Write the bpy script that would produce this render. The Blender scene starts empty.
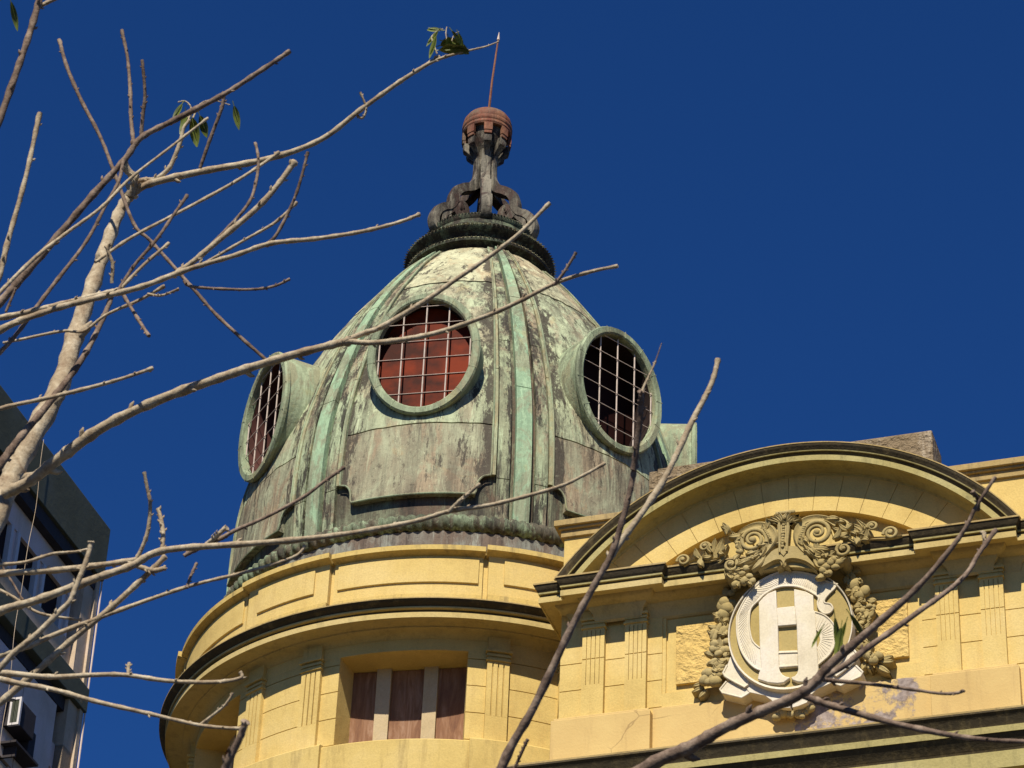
import bpy, bmesh, math, random
from mathutils import Vector, Matrix, noise
random.seed(7)
R = math.radians
S, Cc, PI = math.sin, math.cos, math.pi

# ------------------------------------------------------------------ camera
F_PX, TH, RO = 3190.7, R(35.085), R(2.637)
cam_d = bpy.data.cameras.new('camera'); cam = bpy.data.objects.new('camera', cam_d)
bpy.context.scene.collection.objects.link(cam)
bpy.context.scene.camera = cam
rx, ux, fx = Vector((1, 0, 0)), Vector((0, -S(TH), Cc(TH))), Vector((0, Cc(TH), S(TH)))
right = rx*Cc(RO) + ux*S(RO); up = -rx*S(RO) + ux*Cc(RO)
cam.matrix_world = Matrix(((right.x, up.x, -fx.x, 0), (right.y, up.y, -fx.y, 0), (right.z, up.z, -fx.z, 0), (0, 0, 0, 1)))
cam_d.sensor_width = 36; cam_d.lens = F_PX/1024*36
cam_d.clip_start = .1; cam_d.clip_end = 3000
cam_d.dof.use_dof = True; cam_d.dof.focus_distance = 34; cam_d.dof.aperture_fstop = 30

# ------------------------------------------------------------------ world, sun, exposure
SUN_AZ, SUN_EL = -13.0, 47.3
w = bpy.data.worlds.new('World'); bpy.context.scene.world = w; w.use_nodes = True
nt = w.node_tree; bg = nt.nodes['Background']
sky = nt.nodes.new('ShaderNodeTexSky'); sky.sky_type = 'NISHITA'; sky.sun_disc = False
sky.sun_elevation = R(SUN_EL); sky.sun_rotation = R(180-SUN_AZ)
sky.air_density = .85; sky.dust_density = 0.0; sky.ozone_density = 6.0; sky.altitude = 300
hs = nt.nodes.new('ShaderNodeHueSaturation'); hs.inputs['Saturation'].default_value = 1.15
tint = nt.nodes.new('ShaderNodeMix'); tint.data_type = 'RGBA'; tint.blend_type = 'MULTIPLY'; tint.inputs[0].default_value = 1; tint.inputs[7].default_value = (.54, .86, 1.28, 1)
nt.links.new(sky.outputs[0], hs.inputs['Color']); nt.links.new(hs.outputs[0], tint.inputs[6]); nt.links.new(tint.outputs[2], bg.inputs[0])
bg.inputs[1].default_value = .05
sd = bpy.data.lights.new('sun', 'SUN'); sd.energy = 5.0; sd.angle = R(.5); sd.color = (1, .93, .79)
so = bpy.data.objects.new('sun', sd); bpy.context.scene.collection.objects.link(so)
tosun = Vector((S(R(SUN_AZ))*Cc(R(SUN_EL)), -Cc(R(SUN_AZ))*Cc(R(SUN_EL)), S(R(SUN_EL))))
so.rotation_euler = tosun.to_track_quat('Z', 'Y').to_euler(); so.location = (0, -20, 40)
vs = bpy.context.scene.view_settings
vs.view_transform = 'Standard'; vs.look = 'None'; vs.gamma = 1; vs.exposure = 0.415; vs.use_curve_mapping = False

# ------------------------------------------------------------------ helpers
COL = bpy.context.scene.collection
def empty(name, loc, label, cat, group=None):
    o = bpy.data.objects.new(name, None); COL.objects.link(o); o.location = loc
    o['label'] = label; o['category'] = cat
    if group: o['group'] = group
    o.empty_display_size = .2
    bpy.context.view_layer.update()
    return o
def wloc(o):
    v = Vector((0, 0, 0))
    while o: v += o.location; o = o.parent
    return v
class MB:
    """collects faces in world coordinates, then links them as one mesh object"""
    def __init__(s): s.v = []; s.f = []
    def add(s, vs_, fs):
        n = len(s.v); s.v += [tuple(p) for p in vs_]; s.f += [tuple(i+n for i in f) for f in fs]
    def build(s, name, mat, parent=None, smooth=35, label=None, bevel=0):
        me = bpy.data.meshes.new(name)
        off = wloc(parent) if parent else Vector((0, 0, 0))
        me.from_pydata([(p[0]-off.x, p[1]-off.y, p[2]-off.z) for p in s.v], [], s.f)
        bm = bmesh.new(); bm.from_mesh(me); bmesh.ops.remove_doubles(bm, verts=bm.verts, dist=1e-5)
        bmesh.ops.recalc_face_normals(bm, faces=bm.faces); bm.to_mesh(me); bm.free()
        me.materials.append(mat)
        if smooth:
            me.shade_smooth(); me.set_sharp_from_angle(angle=R(smooth))
        o = bpy.data.objects.new(name, me); COL.objects.link(o)
        if parent: o.parent = parent
        if label: o['label'] = label
        if bevel:
            b = o.modifiers.new('bevel', 'BEVEL'); b.width = bevel; b.segments = 2; b.limit_method = 'ANGLE'; b.angle_limit = R(50)
        return o
def grid(mb, rows, cu=False, cv=False):
    n, m = len(rows), len(rows[0]); fs = []
    for i in range(n - (0 if cu else 1)):
        for j in range(m - (0 if cv else 1)):
            a, b = i*m+j, i*m+(j+1) % m; c, d = ((i+1) % n)*m+(j+1) % m, ((i+1) % n)*m+j
            fs.append((a, b, c, d))
    mb.add([p for r in rows for p in r], fs)

# tower axis and the plane of the front bay
AX, DD = -0.4423, 30.0
PHI = R(19.008); DV = Vector((Cc(PHI), -S(PHI), 0)); NN = Vector((S(PHI), Cc(PHI), 0)); UC = -5.995; W0 = 26.0; KB = .974   # KB: metres per drawing unit of the front bay
def tow(r, az, z): a = R(az); return (AX+r*S(a), DD-r*Cc(a), z)
def fac(v, p, z):
    """front bay: v sideways from its centre, p out of the wall towards the street"""
    q = (DV*(UC+v) + NN*(W0-p))*KB; return (q.x, q.y, z*KB)
def lathe(mb, prof, a0=0, a1=360, seg=180, closed=False, ax=None):
    full = abs(a1-a0) >= 359.9
    P = ax or tow
    n = seg if full else max(1, seg)
    angs = [a0+(a1-a0)*i/n for i in range(n if full else n+1)]
    rows = [[P(r, a, z) for r, z in prof] for a in angs]
    grid(mb, rows, cu=full, cv=closed)
    if closed and not full:
        mb.add(rows[0], [tuple(range(len(prof)))]); mb.add(rows[-1], [tuple(range(len(prof)))])
def tbox(mb, r0, r1, a0, a1, z0, z1, seg=None):
    seg = seg or max(1, int(abs(a1-a0)/2)+1)
    lathe(mb, [(r0, z0), (r1, z0), (r1, z1), (r0, z1)], a0, a1, seg, True)
def hexa(mb, P):
    mb.add(P, [(0, 1, 2, 3), (4, 7, 6, 5), (0, 4, 5, 1), (1, 5, 6, 2), (2, 6, 7, 3), (3, 7, 4, 0)])
def fbox(mb, v0, v1, p0, p1, z0, z1):
    hexa(mb, [fac(v0, p0, z0), fac(v1, p0, z0), fac(v1, p1, z0), fac(v0, p1, z0), fac(v0, p0, z1), fac(v1, p0, z1), fac(v1, p1, z1), fac(v0, p1, z1)])
def fpoly(mb, pts, p0, p1):
    n = len(pts); a = [fac(v, p1, z) for v, z in pts]; b = [fac(v, p0, z) for v, z in pts]
    mb.add(a+b, [tuple(range(n))] + [(i, (i+1) % n, n+(i+1) % n, n+i) for i in range(n)])
def tube(mb, pts, rad, sides=8, cap=True):
    """pts: list of Vector, rad: list or float"""
    n = len(pts); rad = rad if isinstance(rad, list) else [rad]*n
    t0 = (pts[1]-pts[0]).normalized(); nrm = t0.orthogonal().normalized(); rows = []
    for i in range(n):
        t = (pts[min(i+1, n-1)]-pts[max(i-1, 0)]).normalized()
        nrm = (nrm - t*nrm.dot(t)).normalized(); b = t.cross(nrm)
        rows.append([pts[i]+(nrm*Cc(2*PI*k/sides)+b*S(2*PI*k/sides))*rad[i] for k in range(sides)])
    grid(mb, rows, cv=True)
    if cap: mb.add(rows[0], [tuple(range(sides))]); mb.add(rows[-1], [tuple(range(sides))])
def ball(mb, c, r, sx=1, sz=1, n=8, rot=0, ax='f'):
    c = Vector(c); rows = []
    for i in range(n+1):
        t = PI*i/n; row = []; r0_ = r
        for j in range(n+2):
            a = 2*PI*j/(n+2); r = r0_*(1+.16*noise.noise(c*31+Vector((Cc(a)*S(t), S(a)*S(t), Cc(t)))*1.6)); x = r*sx*S(t)*Cc(a); y = r*S(t)*S(a); z = r*sz*Cc(t)
            x, z = x*Cc(rot)-z*S(rot), x*S(rot)+z*Cc(rot)
            row.append(c + DV*x + NN*y*.8 + Vector((0, 0, z)))
        rows.append(row)
    grid(mb, rows, cv=True)
def msweep(mb, path, prof, closed=True):
    """mitred moulding: path in (v, d) plan with d = out of wall; prof (p, z) offsets to the street side"""
    n = len(path); nor = []
    for i in range(n-1):
        dx, dy = path[i+1][0]-path[i][0], path[i+1][1]-path[i][1]; L = math.hypot(dx, dy); nor.append((-dy/L, dx/L))
    rows = []
    for i in range(n):
        if i == 0: m = nor[0]
        elif i == n-1: m = nor[-1]
        else:
            a, b = nor[i-1], nor[i]; k = 1+a[0]*b[0]+a[1]*b[1]; m = ((a[0]+b[0])/k, (a[1]+b[1])/k)
        rows.append([fac(path[i][0]+m[0]*p, path[i][1]+m[1]*p, z) for p, z in prof])
    grid(mb, rows, cv=closed)
    if closed:
        mb.add(rows[0], [tuple(range(len(prof)))]); mb.add(rows[-1], [tuple(range(len(prof)))])

# ------------------------------------------------------------------ materials
AL = .75    # measured colours -> albedo, with the exposure set above
def mat(name, rough=.85, spec=.3):
    m = bpy.data.materials.new(name); m.use_nodes = True; b = m.node_tree.nodes['Principled BSDF']
    b.inputs['Roughness'].default_value = rough; b.inputs['Specular IOR Level'].default_value = spec
    return m, m.node_tree, b
def N(t, typ, **k):
    n = t.nodes.new(typ)
    for a, v in k.items(): setattr(n, a, v)
    return n
def coords(t, scale=(1, 1, 1)):
    tc = N(t, 'ShaderNodeTexCoord'); mp = N(t, 'ShaderNodeMapping'); mp.inputs['Scale'].default_value = scale
    t.links.new(tc.outputs['Object'], mp.inputs[0]); return mp.outputs[0]
def noi(t, scale, map_=(1, 1, 1), detail=6, rough=.6, dist=0):
    n = N(t, 'ShaderNodeTexNoise'); n.inputs['Scale'].default_value = scale; n.inputs['Detail'].default_value = detail
    n.inputs['Roughness'].default_value = rough; n.inputs['Distortion'].default_value = dist
    t.links.new(coords(t, map_), n.inputs['Vector']); return n.outputs['Fac']
def ramp(t, fac_, stops, interp='LINEAR'):
    r = N(t, 'ShaderNodeValToRGB'); r.color_ramp.interpolation = interp
    e = r.color_ramp.elements
    while len(e) < len(stops): e.new(.5)
    for i, (p, c) in enumerate(stops):
        e[i].position = p; e[i].color = (c, c, c, 1) if not hasattr(c, '__len__') else (c[0]*AL, c[1]*AL, c[2]*AL, 1)
    t.links.new(fac_, r.inputs[0]); return r.outputs[0]
def mix(t, f, a, b, mode='MIX'):
    m = N(t, 'ShaderNodeMix', data_type='RGBA', blend_type=mode)
    for i, x in ((0, f), (6, a), (7, b)):
        if hasattr(x, 'links') or hasattr(x, 'is_linked'): t.links.new(x, m.inputs[i])
        elif hasattr(x, '__len__'): m.inputs[i].default_value = (x[0]*AL, x[1]*AL, x[2]*AL, 1)
        else: m.inputs[i].default_value = x
    return m.outputs[2]
def bump(t, b, h, st=.3, dist=.01):
    n = N(t, 'ShaderNodeBump'); n.inputs['Strength'].default_value = st; n.inputs['Distance'].default_value = dist
    t.links.new(h, n.inputs['Height']); t.links.new(n.outputs[0], b.inputs['Normal'])
def mathn(t, op, a, b):
    m = N(t, 'ShaderNodeMath', operation=op)
    for i, x in ((0, a), (1, b)):
        if hasattr(x, 'is_linked'): t.links.new(x, m.inputs[i])
        else: m.inputs[i].default_value = x
    return m.outputs[0]

def stucco(name, base, dirt=(.20, .14, .075), amount=.5, streak=.35, bump_st=.25, grain=60):
    m, t, b = mat(name, .9, .2)
    big = ramp(t, noi(t, 1.3, detail=5), [(.32, tuple(c*k for c, k in zip(base, (.86, .84, .80)))), (.5, base), (.68, tuple(min(1, c*k) for c, k in zip(base, (1.05, 1.08, 1.25))))])
    st = ramp(t, noi(t, 3.0, (3, 3, .35), 6, .7), [(.52, 0), (.78, streak)])
    c = mix(t, st, big, dirt)
    bl = ramp(t, noi(t, 7, detail=8, rough=.75, dist=.4), [(.58, 0), (.78, amount)])
    c = mix(t, bl, c, dirt)
    fine = ramp(t, noi(t, grain, detail=3), [(.3, .90), (.7, 1.06)])
    c = mix(t, 1.0, c, fine, 'MULTIPLY')
    t.links.new(c, b.inputs['Base Color'])
    h = mathn(t, 'ADD', noi(t, grain, detail=4), mathn(t, 'MULTIPLY', noi(t, 9, detail=3), 1.5))
    bump(t, b, h, bump_st, .008 if bump_st < .9 else .032)
    return m
YB = (.79, .575, .20)
M = {}
M['stucco'] = stucco('yellow_stucco', YB, (.44, .27, .10), .38, .34, .35)
M['stucco_trim'] = stucco('yellow_trim', (.75, .55, .19), (.26, .17, .07), .5, .65)
M['coping'] = stucco('weathered_coping', (.50, .36, .15), (.075, .062, .045), .75, .75, .5, 40)
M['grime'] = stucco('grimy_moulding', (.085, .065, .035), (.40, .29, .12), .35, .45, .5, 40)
M['greenish'] = stucco('mossy_cornice', (.50, .42, .17), (.11, .10, .05), .6, .6, .5, 40)
M['coping2'] = stucco('stained_coping', (.72, .52, .17), (.20, .15, .085), .75, .85, .4, 45)
M['fascia'] = stucco('streaked_fascia', (.66, .50, .20), (.24, .19, .09), .4, .65, .3, 50)
M['rough'] = stucco('rough_cast', (.80, .55, .18), (.42, .26, .09), .35, .1, 1.0, 16)
M['ornament'] = stucco('olive_ornament', (.47, .36, .15), (.16, .12, .06), .5, .3, .4, 50)
M['shield'] = stucco('olive_shield', (.52, .39, .14), (.2, .15, .06), .3, .3, .2, 50)
M['white'] = stucco('off_white_relief', (.88, .77, .56), (.40, .27, .15), .28, .3, .2, 50)
M['roofstone'] = stucco('lichen_stone', (.27, .20, .12), (.70, .60, .46), 1.0, .9, .9, 18)
M['mullion'] = stucco('pale_mullion', (.62, .48, .28), (.28, .2, .11), .4, .3, .2)

def plaster_patch():
    m, t, b = mat('peeling_plinth', .9, .2)
    base = ramp(t, noi(t, 1.6, detail=6), [(.3, (.67, .46, .18)), (.7, (.79, .57, .23))])
    tc = N(t, 'ShaderNodeTexCoord'); sx = N(t, 'ShaderNodeSeparateXYZ'); t.links.new(tc.outputs['Object'], sx.inputs[0])
    dot = N(t, 'ShaderNodeVectorMath', operation='DOT_PRODUCT'); t.links.new(tc.outputs['Object'], dot.inputs[0]); dot.inputs[1].default_value = tuple(DV)
    # grey bare render where the paint has gone, right of the emblem
    c0 = Vector(fac(.62, 0, 0)) - Vector((BL[0], BL[1], 0))
    d = mathn(t, 'ABSOLUTE', mathn(t, 'SUBTRACT', dot.outputs['Value'], c0.dot(DV)), 0)
    n1 = noi(t, 2.6, detail=10, rough=.74)
    v = mathn(t, 'SUBTRACT', mathn(t, 'ADD', n1, .15), mathn(t, 'MULTIPLY', mathn(t, 'MAXIMUM', mathn(t, 'SUBTRACT', d, .55), 0), 1.6))
    f = ramp(t, v, [(.60, 0), (.66, 1)])
    grey = ramp(t, noi(t, 14, detail=7), [(.35, (.22, .17, .15)), (.65, (.50, .41, .36))])
    c = mix(t, f, base, grey)
    vo = N(t, 'ShaderNodeTexVoronoi', feature='DISTANCE_TO_EDGE'); vo.inputs['Scale'].default_value = 1.7
    mp = mix(t, .12, coords(t, (1.0, 1.0, 1.0)), N(t, 'ShaderNodeTexNoise').outputs['Color'], 'ADD')
    t.links.new(mp, vo.inputs['Vector'])
    cr = ramp(t, vo.outputs['Distance'], [(.002, .55), (.010, 0)])
    msk = ramp(t, noi(t, 1.1, detail=2), [(.56, 0), (.62, 1)])
    c = mix(t, mathn(t, 'MULTIPLY', cr, msk), c, (.22, .13, .06))
    st = ramp(t, noi(t, 3, (3, 3, .4), 6, .7), [(.55, 0), (.8, .4)])
    c = mix(t, st, c, (.34, .21, .10))
    t.links.new(c, b.inputs['Base Color']); bump(t, b, mathn(t, 'ADD', noi(t, 40, detail=5), f), .4, .008)
    return m

def verdigris(name, pale, mid, dark, seed=0., dark_amt=.5, warm=(.30, .20, .12), stain=None):
    """patina: big patches of green, tan and ochre, run-off streaks in places, pitting;
    stain = angle from a dome panel's middle at which dirt has collected along its edge"""
    m, t, b = mat(name, .75, .3)
    z1 = (4.0, 4.0, .36); z2 = (10, 10, .5); T = lambda c_, k: tuple(min(1, x*k) for x in c_)
    c = ramp(t, noi(t, 1.3, (1.3, 1.3, .8), 8, .72, .6), [(.42, mid), (.50, tuple((x+y)/2 for x, y in zip(pale, mid))), (.56, pale)])
    c = mix(t, ramp(t, noi(t, .9+seed, (1.8, 1.8, .9), 8, .70, .8), [(.48, 0), (.545, .9)]), c, warm)
    c = mix(t, ramp(t, noi(t, 1.15+seed, (1.5, 1.5, 1.0), 7, .68, 1.0), [(.58, 0), (.64, .42)]), c, T(tuple(x*y for x, y in zip(warm, (1.3, 1.2, .9))), 1.0))
    c = mix(t, ramp(t, noi(t, 1.9, z1, 8, .78), [(.55, 0), (.61, .8)]), c, T(pale, 1.25))
    where = ramp(t, noi(t, 1.05, (1.2, 1.2, .5), 3, .5), [(.40, .35), (.55, 1)])
    n2 = noi(t, 1.5, z1, 9, .8, .2)
    c = mix(t, mathn(t, 'MULTIPLY', where, ramp(t, n2, [(.48, 0), (.56, dark_amt)])), c, dark)
    c = mix(t, mathn(t, 'MULTIPLY', where, ramp(t, noi(t, 1.5, z2, 9, .82), [(.50, 0), (.58, dark_amt)])), c, T(dark, .7))
    if stain:
        tc = N(t, 'ShaderNodeTexCoord'); sx = N(t, 'ShaderNodeSeparateXYZ'); t.links.new(tc.outputs['Object'], sx.inputs[0])
        az = mathn(t, 'ARCTAN2', sx.outputs['X'], mathn(t, 'MULTIPLY', sx.outputs['Y'], -1.0))
        fr = mathn(t, 'FRACT', mathn(t, 'ADD', mathn(t, 'DIVIDE', mathn(t, 'SUBTRACT', az, R(-12.2)), 2*PI/7), 7.5), 0)
        d = mathn(t, 'MULTIPLY', mathn(t, 'ABSOLUTE', mathn(t, 'SUBTRACT', fr, .5), 0), 360/7)
        near = ramp(t, mathn(t, 'DIVIDE', d, 30.), [((stain-5.2)/30, 0), ((stain-.8)/30, 1)])
        v = mathn(t, 'ADD', noi(t, 2.6, (3, 3, .55), 9, .8, .2), mathn(t, 'MULTIPLY', near, .115))
        c = mix(t, ramp(t, v, [(.555, 0), (.60, .93)]), c, T(dark, .7))
    c = mix(t, ramp(t, noi(t, 13, (1, 1, .8), 10, .86), [(.555, 0), (.62, min(1, dark_amt))]), c, T(dark, .8))
    c = mix(t, ramp(t, noi(t, 24, (1, 1, .9), 8, .82), [(.58, 0), (.66, .6)]), c, T(pale, 1.5))
    t.links.new(c, b.inputs['Base Color'])
    bump(t, b, mathn(t, 'ADD', noi(t, 22, detail=6), mathn(t, 'MULTIPLY', n2, 2)), .5, .016)
    return m
M['core'] = verdigris('dark_copper_core', (.24, .26, .16), (.13, .11, .07), (.035, .028, .02), 0, .8, (.15, .095, .06))  # dark colour carries both stain and gap shade in the rib grooves
M['copper'] = verdigris('weathered_copper', (.48, .56, .34), (.36, .38, .23), (.050, .040, .028), .1, .88, (.36, .28, .18), 24.5)
M['copper_panel'] = verdigris('weathered_copper_panel', (.46, .47, .30), (.35, .31, .20), (.10, .078, .055), .35, .70, (.42, .32, .20), 18.1)
M['copper_mid'] = verdigris('weathered_copper_middle', (.56, .62, .39), (.46, .50, .31), (.08, .065, .045), .42, .66, (.47, .42, .27), 18.1)
M['copper_top'] = verdigris('pale_copper_top', (.70, .69, .44), (.58, .56, .35), (.10, .08, .055), .5, .45, (.56, .45, .27), 18.1)
M['copper_rib'] = verdigris('mint_copper_rib', (.42, .60, .37), (.33, .50, .31), (.085, .080, .05), .6, .42, (.36, .38, .24))
M['copper_strip'] = verdigris('pale_border_strip', (.46, .52, .32), (.38, .38, .22), (.08, .07, .045), .4, .4, (.42, .36, .20))
M['copper_dark'] = verdigris('dark_copper', (.16, .19, .115), (.045, .038, .025), (.012, .010, .007), .2, .85, (.045, .03, .018))
M['copper_ring'] = verdigris('green_copper_ring', (.40, .47, .29), (.30, .36, .22), (.07, .065, .045), .5, .45, (.34, .33, .20))
M['rope'] = verdigris('green_rope_moulding', (.30, .38, .23), (.13, .15, .09), (.03, .028, .018), .3, .7, (.12, .09, .06))
M['drum'] = verdigris('grey_drum_sheet', (.30, .31, .26), (.20, .165, .13), (.06, .042, .034), .1, .6, (.18, .125, .09))
M['finial'] = verdigris('finial_metal', (.27, .24, .18), (.060, .046, .036), (.014, .011, .009), .7, .85, (.075, .038, .028))
M['redlead'] = verdigris('rust_red_finial', (.22, .15, .10), (.26, .07, .032), (.05, .018, .012), .7, .45, (.32, .13, .065))

def simple(name, c, rough=.7, var=.25, sc=12, bumpst=.1, metallic=0, spec=.3, map_=(1, 1, 1)):
    m, t, b = mat(name, rough, spec); b.inputs['Metallic'].default_value = metallic
    t.links.new(ramp(t, noi(t, sc, map_, 6, .65), [(.3, tuple(x*(1-var) for x in c)), (.7, tuple(min(1, x*(1+var)) for x in c))]), b.inputs['Base Color'])
    if bumpst: bump(t, b, noi(t, sc*3, map_, 4), bumpst, .005)
    return m
M['grille'] = simple('pale_grille_bar', (.62, .50, .42), .6, .2, 20)
M['dark'] = simple('dark_interior', (.02, .008, .006), .9, .3, 3, 0)
M['liner'] = simple('red_brown_reveal', (.10, .035, .028), .9, .3, 3, 0)
M['ground'] = simple('asphalt', (.06, .058, .055), .95, .3, 3)
M['bark'] = None
def bark(name, a, b_, c_):
    m, t, b = mat(name, .85, .25)
    c = ramp(t, noi(t, 17, (1, 1, .8), 9, .74, .5), [(.36, a), (.5, b_), (.63, c_)])
    sp = ramp(t, noi(t, 60, detail=4), [(.55, 0), (.7, .5)])
    c = mix(t, sp, c, tuple(x*.45 for x in a)); t.links.new(c, b.inputs['Base Color'])
    bump(t, b, mathn(t, 'ADD', noi(t, 55, detail=6), noi(t, 16, detail=3)), .6, .006); return m
M['bark'] = bark('pale_bark', (.30, .21, .13), (.48, .38, .25), (.66, .56, .40))
M['bark2'] = bark('brown_bark', (.10, .062, .042), (.23, .16, .115), (.40, .30, .22))
def leafm():
    m, t, b = mat('leaf_green', .45, .4)
    t.links.new(ramp(t, noi(t, 20, detail=4), [(.35, (.08, .11, .015)), (.65, (.24, .28, .035))]), b.inputs['Base Color'])
    b.inputs['Subsurface Weight'].default_value = 0
    return m
M['leaf'] = leafm()
def wood():
    m, t, b = mat('weathered_board', .8, .2)
    c = ramp(t, noi(t, 3, (4, 4, .6), 8, .7, .8), [(.3, (.17, .075, .045)), (.5, (.30, .15, .078)), (.7, (.46, .28, .18))])
    t.links.new(c, b.inputs['Base Color']); bump(t, b, noi(t, 8, (5, 5, .6), 6), .4, .006); return m
M['wood'] = wood()
def redglass():
    m, t, b = mat('red_glass', .6, .08)
    c = ramp(t, noi(t, 1.9, (1, 1, 1.2), 4, .6), [(.36, (.055, .010, .004)), (.60, (.235, .028, .004))])
    t.links.new(c, b.inputs['Base Color']); bump(t, b, noi(t, 30, detail=3), .2, .004)
    return m
M['redglass'] = redglass()
M['darkglass'] = simple('dark_red_glass', (.022, .006, .004), .6, .5, 2, 0, spec=.1)

# ------------------------------------------------------------------ the setting: one ground sheet
g = MB(); s_ = 900
g.add([(-s_, -s_, -1.6), (s_, -s_, -1.6), (s_, s_, -1.6), (-s_, s_, -1.6)], [(0, 1, 2, 3)])
go = g.build('ground', M['ground'], smooth=0); go['kind'] = 'structure'

# ------------------------------------------------------------------ the domed corner building
BL = (AX, DD, -1.6)
bld = empty('corner_building', BL, 'yellow stucco corner building with a green copper dome, round grilled windows and an arched pediment', 'building')
M['plinth'] = plaster_patch()

# --- tower drum: wall with window openings, grooves as real recesses
RW = 2.72; WC = [-10.9+55.5*k for k in (-2, -1, 0, 1)]; WH = 13.75
def wall_prof(z0, z1, joints, r=RW, ri=2.2, dep=.014, g_=.005):
    pr = [(ri, z0), (r, z0)]
    for j in joints:
        if z0 < j < z1: pr += [(r, j-g_), (r-dep, j-g_), (r-dep, j+g_), (r, j+g_)]
    return pr + [(r, z1), (ri, z1)]
mb = MB()
edges = []
for c in WC: edges += [c-WH, c+WH]
edges = [edges[-1]-360] + edges
for i in range(0, len(edges)-1, 2):
    lathe(mb, wall_prof(14.6, 15.92, [14.94, 15.24, 15.54, 15.84]), edges[i], edges[i+1], max(4, int((edges[i+1]-edges[i])/2)), True)
lathe(mb, [(2.2, 15.921), (RW, 15.921), (RW, 16.09), (2.2, 16.09)], seg=180, closed=True)
lathe(mb, [(2.2, 14.2), (RW, 14.2), (RW, 14.599), (2.2, 14.599)], seg=180, closed=True)
mb.build('tower_wall', M['stucco'], bld)
mb = MB(); lathe(mb, [(2.6, -1.6), (2.6, 14.2)], seg=72); mb.build('lower_tower_wall', M['stucco'], bld)
# sill ledge and pedestals
mb = MB()
lathe(mb, [(2.6, 14.3), (2.86, 14.3), (2.86, 14.845), (2.845, 14.86), (2.60, 14.90)], seg=180)
for i in range(0, len(edges)-1, 2):
    lathe(mb, [(2.7, 14.3), (2.90, 14.3), (2.90, 14.855), (2.88, 14.875), (2.7, 14.91)], edges[i]+1, edges[i+1]-1.2, max(4, int((edges[i+1]-edges[i])/2)), True)
mb.build('sill_ledge', M['stucco_trim'], bld)
# cornice: fascia and soffit, dark stained crown, top
mb = MB()
lathe(mb, [(2.70, 16.05), (2.725, 16.05), (2.745, 16.075), (2.80, 16.095), (2.86, 16.10), (2.865, 16.115), (2.90, 16.118), (3.035, 16.118), (3.035, 16.105), (3.045, 16.105), (3.045, 16.163), (3.0, 16.168)], seg=220)
mb.build('tower_cornice', M['fascia'], bld)
mb = MB()
lathe(mb, [(3.0, 16.166), (3.015, 16.170), (3.015, 16.205)], seg=220)
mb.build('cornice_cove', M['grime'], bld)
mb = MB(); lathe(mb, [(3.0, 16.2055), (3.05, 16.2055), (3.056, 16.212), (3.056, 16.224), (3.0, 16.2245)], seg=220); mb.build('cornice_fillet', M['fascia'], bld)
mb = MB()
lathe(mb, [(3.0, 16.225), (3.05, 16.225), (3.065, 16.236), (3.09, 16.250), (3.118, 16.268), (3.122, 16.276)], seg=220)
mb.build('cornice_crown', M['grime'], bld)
mb = MB(); lathe(mb, [(3.0, 16.2765), (3.126, 16.2765), (3.126, 16.288), (2.88, 16.34)], seg=220); mb.build('cornice_top', M['coping'], bld)
# parapet with raised panels and a coping that breaks forward over the narrow bays
mb = MB()
lathe(mb, [(2.6, 16.25), (2.875, 16.25), (2.875, 17.0), (2.6, 17.0)], seg=180, closed=True)
pan = MB(); cop = MB(); pbs = MB()
for k in range(-2, 5):
    cw = -10.3+52.5*k
    # wide bay
    tbox(mb, 2.86, 2.905, cw-15.1, cw+15.0, 16.26, 16.98, 18)
    tbox(pbs, 2.86, 2.925, cw-15.1, cw+15.0, 16.26, 16.45, 18)
    tbox(pan, 2.90, 2.925, cw-14.2, cw+14.2, 16.585, 16.86, 18)
    lathe(cop, [(2.60, 16.92), (2.91, 16.90), (2.955, 16.925), (2.985, 16.93), (2.985, 16.985), (2.60, 17.02)], cw-15.3, cw+15.3, 18, True)
    # narrow bay
    c2 = cw+26.25
    tbox(mb, 2.86, 2.935, c2-10.2, c2+10.2, 16.26, 16.98, 12)
    tbox(pbs, 2.86, 2.955, c2-10.2, c2+10.2, 16.26, 16.45, 12)
    tbox(pan, 2.93, 2.955, c2-7.1, c2+7.1, 16.585, 16.86, 10)
    lathe(cop, [(2.60, 16.925), (2.94, 16.905), (2.985, 16.93), (3.02, 16.935), (3.02, 16.99), (2.60, 17.025)], c2-10.7, c2+10.7, 12, True)
pw = mb.build('tower_parapet', M['stucco'], bld); pan.build('parapet_panel', M['stucco'], pw, bevel=.004)
cop.build('parapet_coping', M['coping2'], pw); pbs.build('parapet_base', M['coping2'], pw)

# --- pilasters of the tower (capital, fluting, block)
def tower_pilaster(c):
    a0, a1 = c-2.3, c+2.3
    m = MB(); tbox(m, 2.70, 2.745, a0, a1, 15.20, 15.79, 3)
    wdt = (a1-a0)/4
    for q in range(4): tbox(m, 2.74, 2.765, a0+wdt*q+(.14 if q else 0), a0+wdt*(q+1)-(.14 if q < 3 else 0), 15.20, 15.79, 1)
    tbox(m, 2.70, 2.765, a0, a1, 14.87, 15.199, 3)
    tbox(m, 2.70, 2.765, a0, a1, 15.791, 15.81, 3)
    p = m.build('pilaster', M['stucco'], bld)
    m = MB()
    tbox(m, 2.70, 2.785, a0-.25, a1+.25, 15.81, 15.835, 3); tbox(m, 2.70, 2.765, a0, a1, 15.836, 15.86, 3)
    tbox(m, 2.70, 2.78, a0-.2, a1+.2, 15.861, 15.885, 3); tbox(m, 2.70, 2.80, a0-.4, a1+.4, 15.905, 15.93, 3)
    tbox(m, 2.70, 2.765, a0, a1, 15.886, 15.904, 3); tbox(m, 2.70, 2.765, a0, a1, 15.931, 16.09, 3)
    m.build('capital', M['stucco_trim'], p)
for c in WC:
    for sgn in (-1, 1): tower_pilaster(c+sgn*20.0)

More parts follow.
